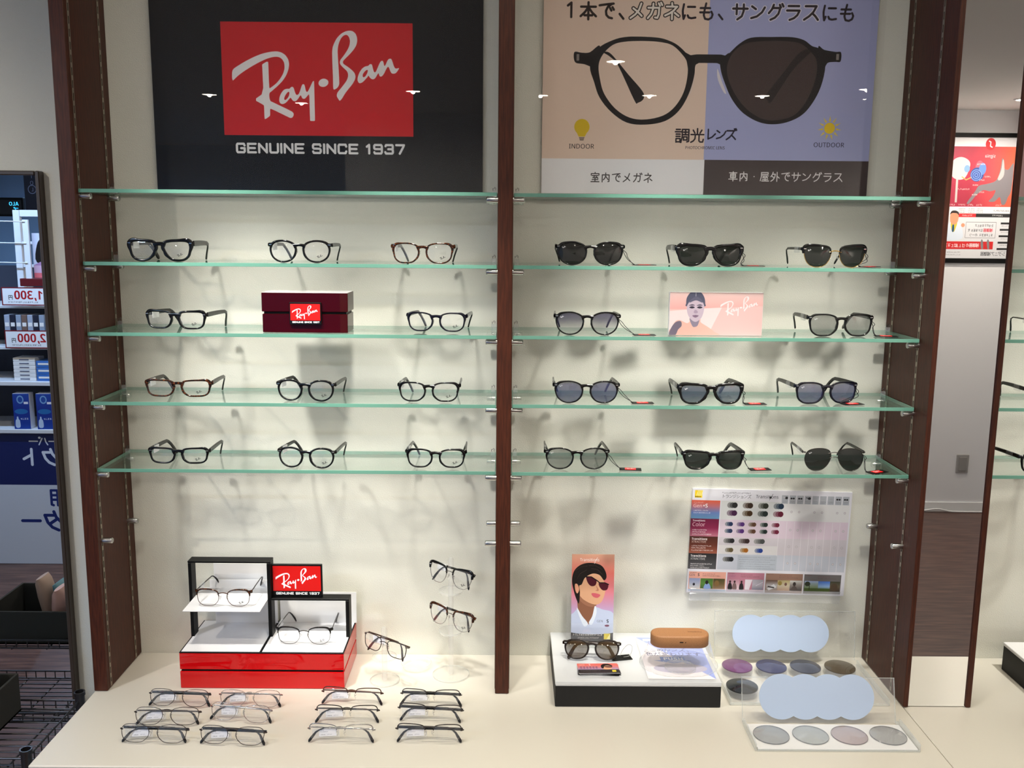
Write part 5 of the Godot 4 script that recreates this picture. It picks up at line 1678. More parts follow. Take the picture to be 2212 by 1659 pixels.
# ------------------------------------------------------------------ spectacles on the shelves
func shelf_goods() -> void:
	# shelf, x, z, turn, look, label
	var g := "clear eyeglasses on the shelves under the black sign"
	var A := {"style": "acetate", "print": "dark", "tag": "paper"}
	var L := [
		[1, -0.7355, 0.150, -2.0, {"w": 0.145, "h": 0.0475, "shape": "wayfarer", "t": 0.0048, "top": 0.0012, "corner": 0.0045, "rivet": true, "temple_h": 0.006, "bridge_h": 0.0042, "hook": 0.037}, "thick black square eyeglasses with rivets, on shelf above the dark red box's shelf, outer end"],
		[1, -0.4367, 0.155, -2.5, {"w": 0.1396, "h": 0.0478, "shape": "panto", "t": 0.0036, "top": 0.0006, "rivet": true, "pads": true, "temple_h": 0.0042}, "round dark eyeglasses with rivets, second shelf under the black sign, in the middle"],
		[1, -0.1756, 0.155, -3.0, {"w": 0.1378, "h": 0.0440, "shape": "square", "t": 0.003, "corner": 0.0032, "frame": "tortoise", "pads": true, "temple": "brown"}, "speckled tortoise eyeglasses beside the middle upright on second shelf"],
		[2, -0.7062, 0.160, -9.0, {"w": 0.1435, "h": 0.0408, "shape": "rect", "t": 0.0036, "top": 0.001, "corner": 0.003, "rivet": true, "temple_h": 0.005, "bridge_h": 0.0036}, "black rectangular eyeglasses with rivets, on the same shelf as the dark red box"],
		[2, -0.1481, 0.143, -7.0, {"w": 0.1353, "h": 0.0418, "shape": "square", "t": 0.003, "corner": 0.0032, "frame": "navy", "pads": true, "temple": "navy", "tag": ""}, "dark navy eyeglasses beside the dark red box, near the middle upright"],
		[3, -0.7058, 0.165, -0.5, {"w": 0.1489, "h": 0.0380, "shape": "rect", "t": 0.0034, "corner": 0.003, "frame": "tortoise", "pads": true, "temple": "brown", "temple_h": 0.0052}, "wide brown tortoise rectangular eyeglasses on the fourth shelf, outer end"],
		[3, -0.4294, 0.170, -6.0, {"w": 0.1336, "h": 0.0470, "shape": "panto", "t": 0.0036, "top": 0.0006, "rivet": true, "pads": true}, "round black eyeglasses on the fourth shelf, below the dark red box"],
		[3, -0.1625, 0.172, -1.5, {"w": 0.1376, "h": 0.0430, "shape": "square", "t": 0.0030, "corner": 0.0032, "pads": true}, "thin black squarish eyeglasses on the fourth shelf beside the middle upright"],
		[4, -0.7109, 0.168, -1.0, {"w": 0.1379, "h": 0.0362, "shape": "rect", "t": 0.0036, "corner": 0.0025, "rivet": true, "temple_h": 0.005}, "low narrow black rectangular eyeglasses on the lowest shelf, outer end"],
		[4, -0.4321, 0.168, -6.0, {"w": 0.1330, "h": 0.0462, "shape": "panto", "t": 0.0034, "top": 0.0005, "rivet": true, "dbl": 0.020}, "round black eyeglasses on the lowest shelf, middle of three"],
		[4, -0.1489, 0.163, -1.0, {"w": 0.1358, "h": 0.0425, "shape": "square", "t": 0.0032, "corner": 0.0032, "pads": true, "dbl": 0.020}, "black oval-square eyeglasses on the lowest shelf beside the middle upright"],
	]
	for q in L:
		var o: Dictionary = q[4]
		o.merge(A)
		var s := spectacles("eyeglasses", o, q[5], g)
		s.position = V(q[1], SH[q[0]], q[2])
		s.rotation_degrees.y = q[3]
		settle(s, CT + SH[q[0]] + 0.0003)
	g = "sunglasses on the shelves under the lens poster"
	var B := {"style": "acetate", "print": "white", "tag": "sleeve"}
	var R := [
		[1, 0.1811, 0.155, 1.0, {"w": 0.1488, "h": 0.0502, "shape": "panto", "t": 0.003, "top": 0.001, "corner": 0.003, "lens": "lens_grey", "rivet": true, "hang": [0.115, 0.004, 10]}, "black round sunglasses with dark grey lenses, second shelf beside the middle upright"],
		[1, 0.4365, 0.155, 4.0, {"w": 0.1500, "h": 0.0475, "shape": "wayfarer", "t": 0.0046, "top": 0.0012, "corner": 0.0045, "lens": "lens_green", "rivet": true, "temple_h": 0.0062, "bridge_h": 0.0042, "hang": [0.094, 0.0, -6]}, "thick black square sunglasses with dark green lenses above the lit portrait card"],
		[1, 0.7030, 0.155, 4.5, {"w": 0.1452, "h": 0.0460, "shape": "club", "style": "club", "t": 0.0012, "lens": "lens_green", "rivet": true, "wire": "gold", "temple": "acetate_temple", "temple_h": 0.003, "hang": [0.080, -0.004, 30]}, "browline sunglasses with gold wire bridge on second shelf"],
		[2, 0.1772, 0.166, -0.5, {"w": 0.1439, "h": 0.0500, "shape": "panto", "t": 0.0028, "corner": 0.003, "lens": "lens_fade", "gradient": true, "rivet": true, "hang": [0.122, 0.0, 4]}, "black round sunglasses with lenses fading from violet to clear"],
		[2, 0.7275, 0.150, 2.5, {"w": 0.1475, "h": 0.0490, "shape": "square", "t": 0.0032, "corner": 0.002, "lens": "lens_light", "rivet": true, "temple_h": 0.005, "hang": [0.098, 0.006, -16]}, "black squarish sunglasses with pale grey lenses beside the lit portrait card"],
		[3, 0.1784, 0.168, 0.5, {"w": 0.1459, "h": 0.0490, "shape": "panto", "t": 0.0028, "corner": 0.003, "lens": "lens_blue", "rivet": true, "hang": [0.122, 0.0, 2]}, "black round sunglasses with blue violet lenses, fourth shelf"],
		[3, 0.4487, 0.168, 3.5, {"w": 0.1483, "h": 0.0466, "shape": "wayfarer", "t": 0.0044, "top": 0.001, "corner": 0.0042, "lens": "lens_blue_grey", "rivet": true, "temple_h": 0.006, "bridge_h": 0.004, "hang": [0.096, 0.004, 0]}, "thick black square sunglasses with steel blue lenses below the lit portrait card"],
		[3, 0.7062, 0.150, 8.0, {"w": 0.1484, "h": 0.0486, "shape": "square", "t": 0.0034, "corner": 0.0018, "lens": "lens_blue", "frame": "navy", "rivet": true, "temple_h": 0.005, "hang": [0.052, 0.016, 5]}, "dark navy squarish sunglasses with deep blue lenses, fourth shelf, by the end upright"],
		[4, 0.1613, 0.160, 1.0, {"w": 0.1449, "h": 0.0484, "shape": "panto", "t": 0.0028, "corner": 0.003, "lens": "lens_light", "rivet": true, "hang": [0.118, 0.004, -6]}, "black round sunglasses with pale green grey lenses on the lowest shelf"],
		[4, 0.4630, 0.158, 2.0, {"w": 0.1417, "h": 0.0436, "shape": "wayfarer", "t": 0.0036, "top": 0.001, "corner": 0.003, "lens": "lens_green", "rivet": true, "temple_h": 0.0055, "bridge_h": 0.0038, "hang": [0.103, 0.002, 4]}, "black slanted square sunglasses with dark green lenses on the lowest shelf"],
		[4, 0.7286, 0.160, 0.5, {"w": 0.1402, "h": 0.0522, "shape": "aviator", "style": "metal", "t": 0.0014, "dbl": 0.016, "double": true, "bridge": 0.15, "frame": "gunmetal", "lens": "lens_green", "temple": "acetate_temple", "temple_h": 0.0035, "hang": [0.092, 0.010, 25]}, "metal pilot sunglasses with drop-shaped dark lenses on the lowest shelf"],
	]
	M.lens_fade = mat(Color(0.19, 0.18, 0.29, 1.0), 0.3)
	M.lens_fade.transparency = BaseMaterial3D.TRANSPARENCY_ALPHA
	M.lens_fade.vertex_color_use_as_albedo = true
	for q in R:
		var o: Dictionary = q[4]
		for k in B:
			if not o.has(k):
				o[k] = B[k]
		var s := spectacles("sunglasses", o, q[5], g)
		s.position = V(q[1], SH[q[0]], q[2])
		s.rotation_degrees.y = q[3]
		settle(s, CT + SH[q[0]] + 0.0003)
	# beyond the narrow mirror
	g = "spectacles on the shelves beyond the narrow mirror"
	var N := [
		[2, 1.213, 0.155, 0.0, {"w": 0.140, "h": 0.040, "shape": "rect", "style": "half", "t": 0.0012, "frame": "gunmetal", "temple": "gunmetal", "tag": "sleeve"}, "thin dark metal eyeglasses cut by the picture edge, third shelf beyond narrow mirror"],
		[3, 1.203, 0.165, 3.0, {"w": 0.142, "h": 0.046, "shape": "panto", "t": 0.003, "frame": "acetate", "tag": "sleeve"}, "dark round eyeglasses cut by the picture edge, fourth shelf beyond narrow mirror"],
		[4, 1.200, 0.165, 10.0, {"w": 0.142, "h": 0.046, "shape": "square", "t": 0.0034, "frame": "acetate", "tag": "sleeve"}, "black eyeglasses cut by the picture edge, lowest shelf beyond narrow mirror"],
	]
	for q in N:
		var s := spectacles("eyeglasses", q[4], q[5], g)
		s.position = V(q[1], SH[q[0]], q[2])
		s.rotation_degrees.y = q[3]
		settle(s, CT + SH[q[0]] + 0.0013)
	# dark red lacquer box with the emblem
	var b := thing("emblem_box", "glossy dark red box in two layers with a small red emblem", "box", V(-0.427, SH[2] + 0.0005, 0.1275), 0)
	part(b, "lower_block", bx(Vector3(0.182, 0.0395, 0.075), 0.0008, Vector3(0, 0.01975, 0)), M.red_dark)
	part(b, "joint_core", bx(Vector3(0.176, 0.0055, 0.069), 0.0, Vector3(0, 0.042, 0)), M.black)
	part(b, "upper_block", bx(Vector3(0.184, 0.0405, 0.075), 0.0008, Vector3(0, 0.06475, 0)), M.red_dark)
	part(b, "white_top", bx(Vector3(0.1825, 0.0006, 0.0735), 0.0, Vector3(0, 0.0853, 0)), M.white_gloss)
	var ep := part(b, "emblem_plate", bx(Vector3(0.068, 0.047, 0.006), 0.0006, Vector3(0.002, 0.0415, 0.0402)), M.black)
	part(ep, "emblem_print", card(0.066, 0.0445, 0.0004), M.emblem, Vector3(0.002, 0.0192, 0.0433))
	# lit portrait card
	var lc := thing("light_sign", "small lit pink card with a portrait and white script", "light sign", V(0.4545, SH[2] + 0.0005, 0.145), 0)
	var lit: StandardMaterial3D = M.lit_print
	lit.emission_enabled = true
	lit.emission_texture = lit.albedo_texture
	lit.emission = Color.BLACK
	lit.emission_energy_multiplier = 0.14
	lit.albedo_color = Color(0.72, 0.70, 0.70)
	part(lc, "casing", bx(Vector3(0.2015, 0.093, 0.012), 0.001, Vector3(0, 0.0466, 0.004)), M.white)
	part(lc, "screen_print", card(0.2, 0.092, 0.001), lit, Vector3(0, 0.0006, 0.010))
	var al := AreaLight3D.new()
	al.name = "screen_light"
	lc.add_child(al)
	al.position = Vector3(0, 0.046, 0.0125)
	al.rotation_degrees.y = 180
	al.area_size = Vector2(0.19, 0.085)
	al.light_color = Color(1.0, 0.86, 0.83)
	al.light_energy = 0.012
	al.area_range = 6.0
	al.shadow_enabled = true

# ------------------------------------------------------------------ things on the counter
func counter_goods() -> void:
	red_display()
	stands()
	reading_rows()
	lamp_platform()
	lens_trays()
	var bb := thing("display_block", "black block with pale top beyond the narrow mirror, cut by the frame", "display block", V(1.33, 0.0006, 0.16), 0)
	part(bb, "base_block", bx(Vector3(0.26, 0.06, 0.20), 0.001, Vector3(0, 0.03, 0)), M.black)
	part(bb, "top_plate", bx(Vector3(0.262, 0.008, 0.202), 0.001, Vector3(0, 0.0645, 0)), M.white)

func red_display() -> void:
	var x0 := -0.7275
	var x1 := -0.3570
	var cx := (x0 + x1) / 2
	var w := x1 - x0
	var o := thing("eyewear_display", "glossy red stepped display with black frames and two eyeglasses", "display stand", V(cx, 0.0006, 0.0), 0)
	part(o, "lower_block", bx(Vector3(w, 0.040, 0.176), 0.001, Vector3(0, 0.020, 0.0925)), M.red_gloss)
	part(o, "joint_core", bx(Vector3(w - 0.006, 0.006, 0.170), 0.0, Vector3(0, 0.043, 0.0925)), M.black)
	part(o, "upper_block", bx(Vector3(w, 0.0385, 0.176), 0.001, Vector3(0, 0.0642, 0.0925)), M.red_gloss)
	part(o, "black_deck", bx(Vector3(w, 0.0022, 0.176), 0.0004, Vector3(0, 0.0848, 0.0925)), M.black)
	part(o, "white_deck", bx(Vector3(0.176, 0.0010, 0.168), 0.0, Vector3(-0.0935, 0.0864, 0.0925)), M.white_gloss)
	part(o, "white_deck", bx(Vector3(0.182, 0.0010, 0.168), 0.0, Vector3(0.0915, 0.0864, 0.0925)), M.white_gloss)
	# tall frame over the first half, low frame over the second; each is two posts and a head
	var yb := 0.0861
	var tall := [[-0.1815, 0.0075], [0.0005, 0.0085]]
	for q in tall:
		part(o, "frame_post", bx(Vector3(q[1], 0.180, 0.030), 0.0006, Vector3(q[0], yb + 0.0900, 0.083)), M.black)
	part(o, "frame_head", bx(Vector3(0.1905, 0.0045, 0.030), 0.0006, Vector3(-0.0905, yb + 0.1825, 0.083)), M.black)
	part(o, "frame_post", bx(Vector3(0.0085, 0.0905, 0.030), 0.0006, Vector3(0.181, yb + 0.0452, 0.083)), M.black)
	part(o, "frame_head", bx(Vector3(0.1805, 0.0045, 0.030), 0.0006, Vector3(0.0950, yb + 0.0927, 0.083)), M.black)
	# white backs behind the frames
	part(o, "back_panel", bx(Vector3(0.150, 0.150, 0.002), 0.0, Vector3(-0.076, yb + 0.076, 0.020)), M.white)
	part(o, "back_panel", bx(Vector3(0.184, 0.078, 0.002), 0.0, Vector3(0.0965, yb + 0.040, 0.016)), M.white)
	# white tray through the tall frame
	var tr := part(o, "white_tray", bx(Vector3(0.174, 0.002, 0.142), 0.0005), M.white_gloss, Vector3(-0.0905, 0.1785, 0.098))
	part(tr, "tray_lip", bx(Vector3(0.150, 0.020, 0.002), 0.0003), M.white, Vector3(0.006, 0.011, -0.070))
	# emblem panel on the low frame
	var ep := part(o, "emblem_panel", bx(Vector3(0.118, 0.078, 0.006), 0.0006, Vector3(0.0625, yb + 0.0955 + 0.039, 0.082)), M.black)
	part(ep, "emblem_print", card(0.116, 0.0765, 0.0005), M.emblem, Vector3(0.0625, yb + 0.0955 + 0.0008, 0.0851))
	# the two eyeglasses
	var g := "eyeglasses on the red display"
	var d1 := spectacles("eyeglasses", {"w": 0.131, "h": 0.040, "shape": "square", "style": "club", "t": 0.0012, "brow": 0.003, "frame": "tortoise", "wire": "bronze", "temple": "gunmetal", "tag": "sleeve", "print": "dark", "bridge": 0.5}, "browline eyeglasses on the raised white tray of the red display", g)
	d1.position = V(-0.6335, 0.18, 0.148)
	d1.rotation_degrees.y = -2.0
	settle(d1, CT + 0.1805)
	var d2 := spectacles("eyeglasses", {"w": 0.131, "h": 0.041, "shape": "square", "style": "club", "t": 0.0012, "brow": 0.003, "frame": "acetate", "wire": "gunmetal", "temple": "gunmetal", "tag": "sleeve", "print": "dark", "bridge": 0.5}, "dark browline eyeglasses on the low deck of the red display", g)
	d2.position = V(-0.4545, 0.09, 0.140)
	d2.rotation_degrees.y = -1.0
	settle(d2, CT + 0.0876)

func stand(label: String, at: Vector3, h: float, r: float, cups: Array) -> void:
	var o := thing("acrylic_stand", label, "display stand", at, 0)
	var m := MB.new()
	m.lathe([[0.0005, 0.0], [r, 0.0], [r, 0.003], [r - 0.0008, 0.0036], [0.0005, 0.0036]], Vector3.ZERO, 48)
	part(o, "base_disc", m.done(), M.acrylic)
	var e := MB.new()
	e.lathe([[r - 0.0006, 0.0002], [r + 0.0001, 0.0004], [r + 0.0001, 0.0030], [r - 0.0006, 0.0034], [r - 0.0006, 0.0002]], Vector3.ZERO, 48)
	part(o, "disc_edge", e.done(), M.acrylic_edge)
	var t := MB.new()
	t.lathe([[0.0062, 0.0036], [0.0062, h - 0.002], [0.005, h], [0.0005, h]], Vector3.ZERO, 20)
	part(o, "rod", t.done(), M.acrylic_rod)
	for c in cups:
		var k := MB.new()
		k.lathe([[0.0064, c], [0.026, c + 0.004], [0.028, c + 0.010], [0.0272, c + 0.010], [0.0252, c + 0.0052], [0.0064, c + 0.0016]], Vector3.ZERO, 40)
		part(o, "nose_rest", k.done(), M.acrylic)
		var ke := MB.new()
		ke.lathe([[0.0276, c + 0.0096], [0.0282, c + 0.0099], [0.0276, c + 0.0103], [0.0276, c + 0.0096]], Vector3.ZERO, 40)
		part(o, "rest_edge", ke.done(), M.acrylic_edge)

func stands() -> void:
	stand("tall clear acrylic stand holding two browline eyeglasses", V(-0.1200, 0.0004, 0.106), 0.286, 0.043, [0.100, 0.198])
	stand("short clear acrylic stand holding one metal eyeglasses", V(-0.2710, 0.0004, 0.138), 0.130, 0.034, [0.050])
	var d := thing("acrylic_disc", "loose clear acrylic disc lying between the two acrylic stands", "acrylic disc", V(-0.2050, 0.0004, 0.068), 0)
	var m := MB.new()
	m.lathe([[0.0005, 0.0], [0.030, 0.0], [0.036, 0.012], [0.0352, 0.0122], [0.0292, 0.0012], [0.0005, 0.0012]], Vector3.ZERO, 48)
	part(d, "dish", m.done(), M.acrylic)
	var e := MB.new()
	e.lathe([[0.0350, 0.0114], [0.0363, 0.0118], [0.0358, 0.0124], [0.0350, 0.0114]], Vector3.ZERO, 48)
	part(d, "dish_edge", e.done(), M.acrylic_edge)
	var g := "eyeglasses on the acrylic stands"
	var q := [
		[-0.1235, 0.2290, 0.131, -38.0, {"w": 0.136, "h": 0.044, "shape": "club", "style": "club", "t": 0.0012, "frame": "acetate", "wire": "silver", "temple": "acetate_temple", "folded": true, "tag": "paper", "print": "dark", "rivet": true}, "black browline eyeglasses at the top of the tall acrylic stand"],
		[-0.1225, 0.1275, 0.131, -38.0, {"w": 0.138, "h": 0.044, "shape": "club", "style": "club", "t": 0.0012, "frame": "tortoise", "wire": "silver", "temple": "brown", "tip": "brown", "folded": true, "tag": "paper", "print": "dark", "rivet": true}, "tortoise browline eyeglasses on the lower rest of the tall acrylic stand"],
		[-0.2700, 0.0770, 0.163, -36.0, {"w": 0.138, "h": 0.037, "shape": "rect", "style": "metal", "t": 0.0016, "frame": "gunmetal", "temple": "bronze", "tip": "tip_red", "folded": true, "tag": "label"}, "dark metal eyeglasses resting on the short acrylic stand"],
	]
	for s in q:
		var o := spectacles("eyeglasses", s[4], s[5], g)
		o.position = V(s[0], s[1], s[2])
		o.rotation_degrees = Vector3(-8, s[3], 0)

func reading_rows() -> void:
	var g := "folded metal eyeglasses laid out on the counter"
	var base := {"folded": true, "tag": "label", "h": 0.037, "dbl": 0.017, "pads": true, "hinge": 0.35, "bridge": 0.62, "hook": 0.026, "temple_l": 0.110}
	var P := [
		[-0.7023, 0.270, -3, 0.1375, "metal", "gunmetal", "tip", "slim dark metal eyeglasses folded on the counter, back row, nearest the outer upright"],
		[-0.5472, 0.272, -1, 0.1390, "metal", "silver", "tip", "silver metal eyeglasses folded on the counter, just before the red display"],
		[-0.7001, 0.348, 0, 0.1410, "metal", "gunmetal", "tip", "slim dark metal eyeglasses folded on the counter, middle row, outermost"],
		[-0.5523, 0.332, -8, 0.1373, "metal", "silver", "tip", "silver metal eyeglasses turned askew, middle row, second from the outer end"],
		[-0.7026, 0.417, -2, 0.1415, "metal", "gunmetal", "tip", "slim dark metal eyeglasses folded on the counter, front row, outermost"],
		[-0.5428, 0.422, -4, 0.1393, "metal", "gunmetal", "tip", "slim dark metal eyeglasses folded on the counter, front row, second from the outer end"],
		[-0.3287, 0.258, -4, 0.1375, "half", "bronze", "tip_red", "half-rimmed eyeglasses with reddish tips, back row, third from the outer end"],
		[-0.3261, 0.335, -1, 0.1372, "half", "gunmetal", "tip", "half-rimmed eyeglasses with thin wires, middle row, third from the outer end"],
		[-0.3253, 0.412, -2, 0.1383, "half", "silver", "tip", "silver half-rimmed eyeglasses, front row, third from the outer end"],
		[-0.1553, 0.264, -3, 0.1352, "half", "gunmetal", "tip", "dark half-rimmed eyeglasses, back row, nearest the middle upright"],
		[-0.1514, 0.329, -5, 0.1416, "half", "gunmetal", "tip", "dark half-rimmed eyeglasses with wide black temples, middle row, nearest the middle"],
		[-0.1464, 0.410, -2, 0.1395, "half", "gunmetal", "tip", "dark half-rimmed eyeglasses with wide black temples, front row, nearest the middle"],
	]
	for i in P.size():
		var q: Array = P[i]
		var o := base.duplicate()
		o.merge({"w": q[3], "style": q[4], "shape": "rect" if q[4] == "half" else "square", "frame": q[5], "tip": q[6], "t": 0.0011, "ends": 0.004})
		o["temple"] = "tip" if i in [0, 4, 5, 9, 10, 11] else ("bronze" if i == 6 else q[5])
		o["temple_h"] = 0.0032 if i in [0, 4, 5, 9, 10, 11] else 0.0016
		var s := spectacles("eyeglasses", o, q[7], g)
		s.position = V(q[0], 0.02, q[1])
		s.rotation_degrees = Vector3(-14, q[2], 0)
		settle(s, CT + 0.0004)

func stadium(hw: float, hd: float, n := 10) -> Array:
	# rounded bar outline in x, z
	var l := []
	for s in [1, -1]:
		for k in n + 1:
			var an := -PI / 2 + PI * k / n
			l.append(Vector2(s * (hw - hd + hd * cos(an)), s * hd * sin(an)))
	return l

func stadium_loops(levels: Array, c := Vector3.ZERO) -> Array:
	var out := []
	for q in levels:
		var lp := PackedVector3Array()
		for p in stadium(q[0], q[1]):
			lp.append(c + Vector3(p.x, q[2], p.y))
		out.append(lp)
	return out

func lamp_platform() -> void:
	var o := thing("display_platform", "low black platform with white top and clear edge", "platform", V(0.2988, 0.0006, 0.128), 0)
	part(o, "black_base", bx(Vector3(0.363, 0.0482, 0.252), 0.0008, Vector3(0, 0.0241, 0)), M.black_matt)
	part(o, "white_plate", bx(Vector3(0.362, 0.0030, 0.251), 0.0003, Vector3(0, 0.0499, 0)), M.white)
	part(o, "acrylic_plate", bx(Vector3(0.364, 0.0075, 0.254), 0.0006, Vector3(0, 0.0555, 0)), pane(Color(0.93, 0.94, 0.95), 0.55, 0.05))
	var top := 0.0599
	# printed sheet
	var sh := thing("instruction_sheet", "blue and white printed sheet under the clear lamp hood", "sheet", V(0.397, top + 0.0006, 0.136), 0)
	part(sh, "paper", card_flat(0.150, 0.211), M.sheet)
	# leaflet in its clear holder
	var lf := thing("leaflet_holder", "clear upright holder standing at the back of the platform", "leaflet holder", V(0.214, top + 0.0008, 0.074), 0)
	lf.rotation_degrees.x = -4
	part(lf, "back_sheet", bx(Vector3(0.118, 0.125, 0.002), 0.0003, Vector3(-0.003, 0.0635, -0.009)), M.acrylic)
	part(lf, "front_sheet", bx(Vector3(0.112, 0.055, 0.002), 0.0003, Vector3(0, 0.0285, 0.006)), M.acrylic)
	part(lf, "foot_plate", bx(Vector3(0.118, 0.002, 0.030), 0.0003, Vector3(0, 0.001, 0.0)), M.acrylic_edge)
	var lt := thing("leaflet", "tall leaflet of a person with short dark hair and sunglasses", "leaflet", V(0.2125, top + 0.0042, 0.0715), 0)
	lt.rotation_degrees.x = -4
	part(lt, "printed_card", card(0.100, 0.2165, 0.0015), M.leaflet)
	# sunglasses on the platform
	var s := spectacles("sunglasses", {"w": 0.134, "h": 0.045, "shape": "panto", "t": 0.0032, "corner": 0.002, "frame": "brown", "lens": "lens_brown", "temple": "brown", "folded": true, "rivet": true, "pads": true}, "brown sunglasses with tan lenses lying on the platform before the leaflet", "")
	s.remove_meta("group")
	s.position = V(0.2050, top + 0.02, 0.158)
	s.rotation_degrees = Vector3(-20, -3, 0)
	settle(s, CT + top + 0.0004)
	var tg := thing("swing_tag", "loose black swing tag with pale cord beside the brown sunglasses", "swing tag", V(0.274, top + 0.0012, 0.140), 12)
	part(tg, "card", bx(Vector3(0.048, 0.0012, 0.026), 0.0003), M.black)
	var st := MB.new()
	st.tube(spline([Vector3(0.0, 0.0012, -0.008), Vector3(0.010, 0.012, -0.016), Vector3(0.022, 0.024, -0.014), Vector3(0.028, 0.022, -0.004), Vector3(0.020, 0.006, 0.004), Vector3(0.006, 0.0012, 0.0)], false, 5), 0.0006, 6)
	part(tg, "cord", st.done(), M.string_light)
	# small stack of cards
	for i in 5:
		var cd := thing("small_card", ["bottom card of the small pile on the platform", "second card from the bottom of the small pile", "middle card of the small pile on the platform", "second card from the top of the small pile", "topmost small printed card with a portrait, before the brown sunglasses"][i], "card", V(0.2160 + [0.002, -0.001, 0.0015, 0.0, -0.001][i], top + 0.0006 + i * 0.0014, 0.204), [2, -3, 4, -1, 2][i], "small cards in a pile on the platform")
		part(cd, "printed_card", card_flat(0.091, 0.046), M.mini_card)
		part(cd, "card_body", bx(Vector3(0.0912, 0.0008, 0.0462), 0.0, Vector3(0, -0.0004, 0)), M.black if i % 2 else M.white)
	# clear hood with its wooden head: a small ultraviolet lamp
	var h := thing("lens_demo_lamp", "wooden capsule head on a flared clear hood", "demo lamp", V(0.400, top + 0.0013, 0.160), 0)
	h.rotation_degrees.y = 0
	var m := MB.new()
	m.loft(stadium_loops([[0.0635, 0.024, 0.0515], [0.0655, 0.026, 0.0535], [0.0655, 0.026, 0.0755], [0.0640, 0.0245, 0.0785], [0.0600, 0.0210, 0.0795]], Vector3(0.0, 0, 0.015)), true)
	part(h, "wooden_head", m.done(), M.cork)
	part(h, "charging_port", bx(Vector3(0.008, 0.0022, 0.0006), 0.0002, Vector3(0.0, 0.0665, 0.0414)), M.black)
	part(h, "indicator", bx(Vector3(0.0022, 0.0018, 0.0006), 0.0002, Vector3(0.009, 0.0662, 0.0414)), M.black)
	part(h, "head_mark", logo_bar(), mat(Color(0.33, 0.17, 0.07), 0.6), Vector3(0.034, 0.0797, 0.014))
	var hd := MB.new()
	hd.loft(stadium_loops([[0.0885, 0.068, 0.0], [0.084, 0.062, 0.006], [0.070, 0.034, 0.0500]], Vector3(0.002, 0, 0.005)), true, false)
	part(h, "clear_hood", hd.done(), M.hood)
	var he := MB.new()
	var ring := stadium_loops([[0.0885, 0.068, 0.0004], [0.0891, 0.0686, 0.0010], [0.0885, 0.068, 0.0018], [0.0879, 0.0674, 0.0010]], Vector3(0.002, 0, 0.005))
	he.loft(ring, true, false, true)
	part(h, "hood_edge", he.done(), M.acrylic_edge)
	var ds := thing("sample_lens", "round clear lens lying under the flared clear hood", "lens", V(0.402, top + 0.0018, 0.188), 0)
	var dm := MB.new()
	dm.lathe([[0.0005, 0.0], [0.034, 0.0], [0.0352, 0.001], [0.034, 0.0026], [0.018, 0.0044], [0.0005, 0.0052]], Vector3.ZERO, 48)
	part(ds, "lens_blank", dm.done(), pane(Color(0.70, 0.66, 0.66), 0.10, 0.0))
	var de := MB.new()
	de.lathe([[0.0346, 0.0002], [0.0354, 0.001], [0.0346, 0.0020], [0.0346, 0.0002]], Vector3.ZERO, 48)
	part(ds, "lens_edge", de.done(), M.acrylic_edge)

func logo_bar() -> ArrayMesh:
	# burnt-in lettering on the wooden head
	var st := SurfaceTool.new()
	var tm := TextMesh.new()
	var f := SystemFont.new()
	f.font_names = PackedStringArray(["Droid Sans"])
	tm.font = f
	tm.text = "Transitions"
	tm.font_size = 32
	tm.pixel_size = 0.0002
	tm.depth = 0.0001
	st.append_from(tm, 0, Transform3D(Basis(Vector3.UP, PI) * Basis(Vector3.RIGHT, -PI / 2), Vector3.ZERO))
	return st.commit()

func scallop(r: float, step: float, n: int) -> PackedVector2Array:
	# outline of n overlapping discs in a row
	var l := []
	var half := (n - 1) * step / 2
	var a := acos(step / 2.0 / r)
	for s in [1, -1]:
		for i in n:
			var k := i if s == 1 else n - 1 - i
			var c := Vector2(-half + k * step, 0)
			var a0 := a if (k < n - 1 if s == 1 else k > 0) else 0.0
			var first: bool = (k == 0 if s == 1 else k == n - 1)
			var last: bool = (k == n - 1 if s == 1 else k == 0)
			var from := PI if first else PI - a
			var to := 0.0 if last else a
			for j in 13:
				var an := lerpf(from, to, j / 12.0)
				l.append(c + Vector2(cos(an), sin(an)) * r * s)
	var out := PackedVector2Array()
	for p in l:
		if out.is_empty() or out[out.size() - 1].distance_to(p) > 1e-5:
			out.append(p)
	if out[0].distance_to(out[out.size() - 1]) < 1e-5:
		out.remove_at(out.size() - 1)
	return out

func lens_blank(r: float, dome: float) -> ArrayMesh:
	var m := MB.new()
	m.lathe([[0.0005, 0.0], [r, 0.0], [r, 0.0022], [r * 0.8, dome * 0.45], [r * 0.4, dome * 0.86], [0.0005, dome]], Vector3.ZERO, 40)
	return m.done()

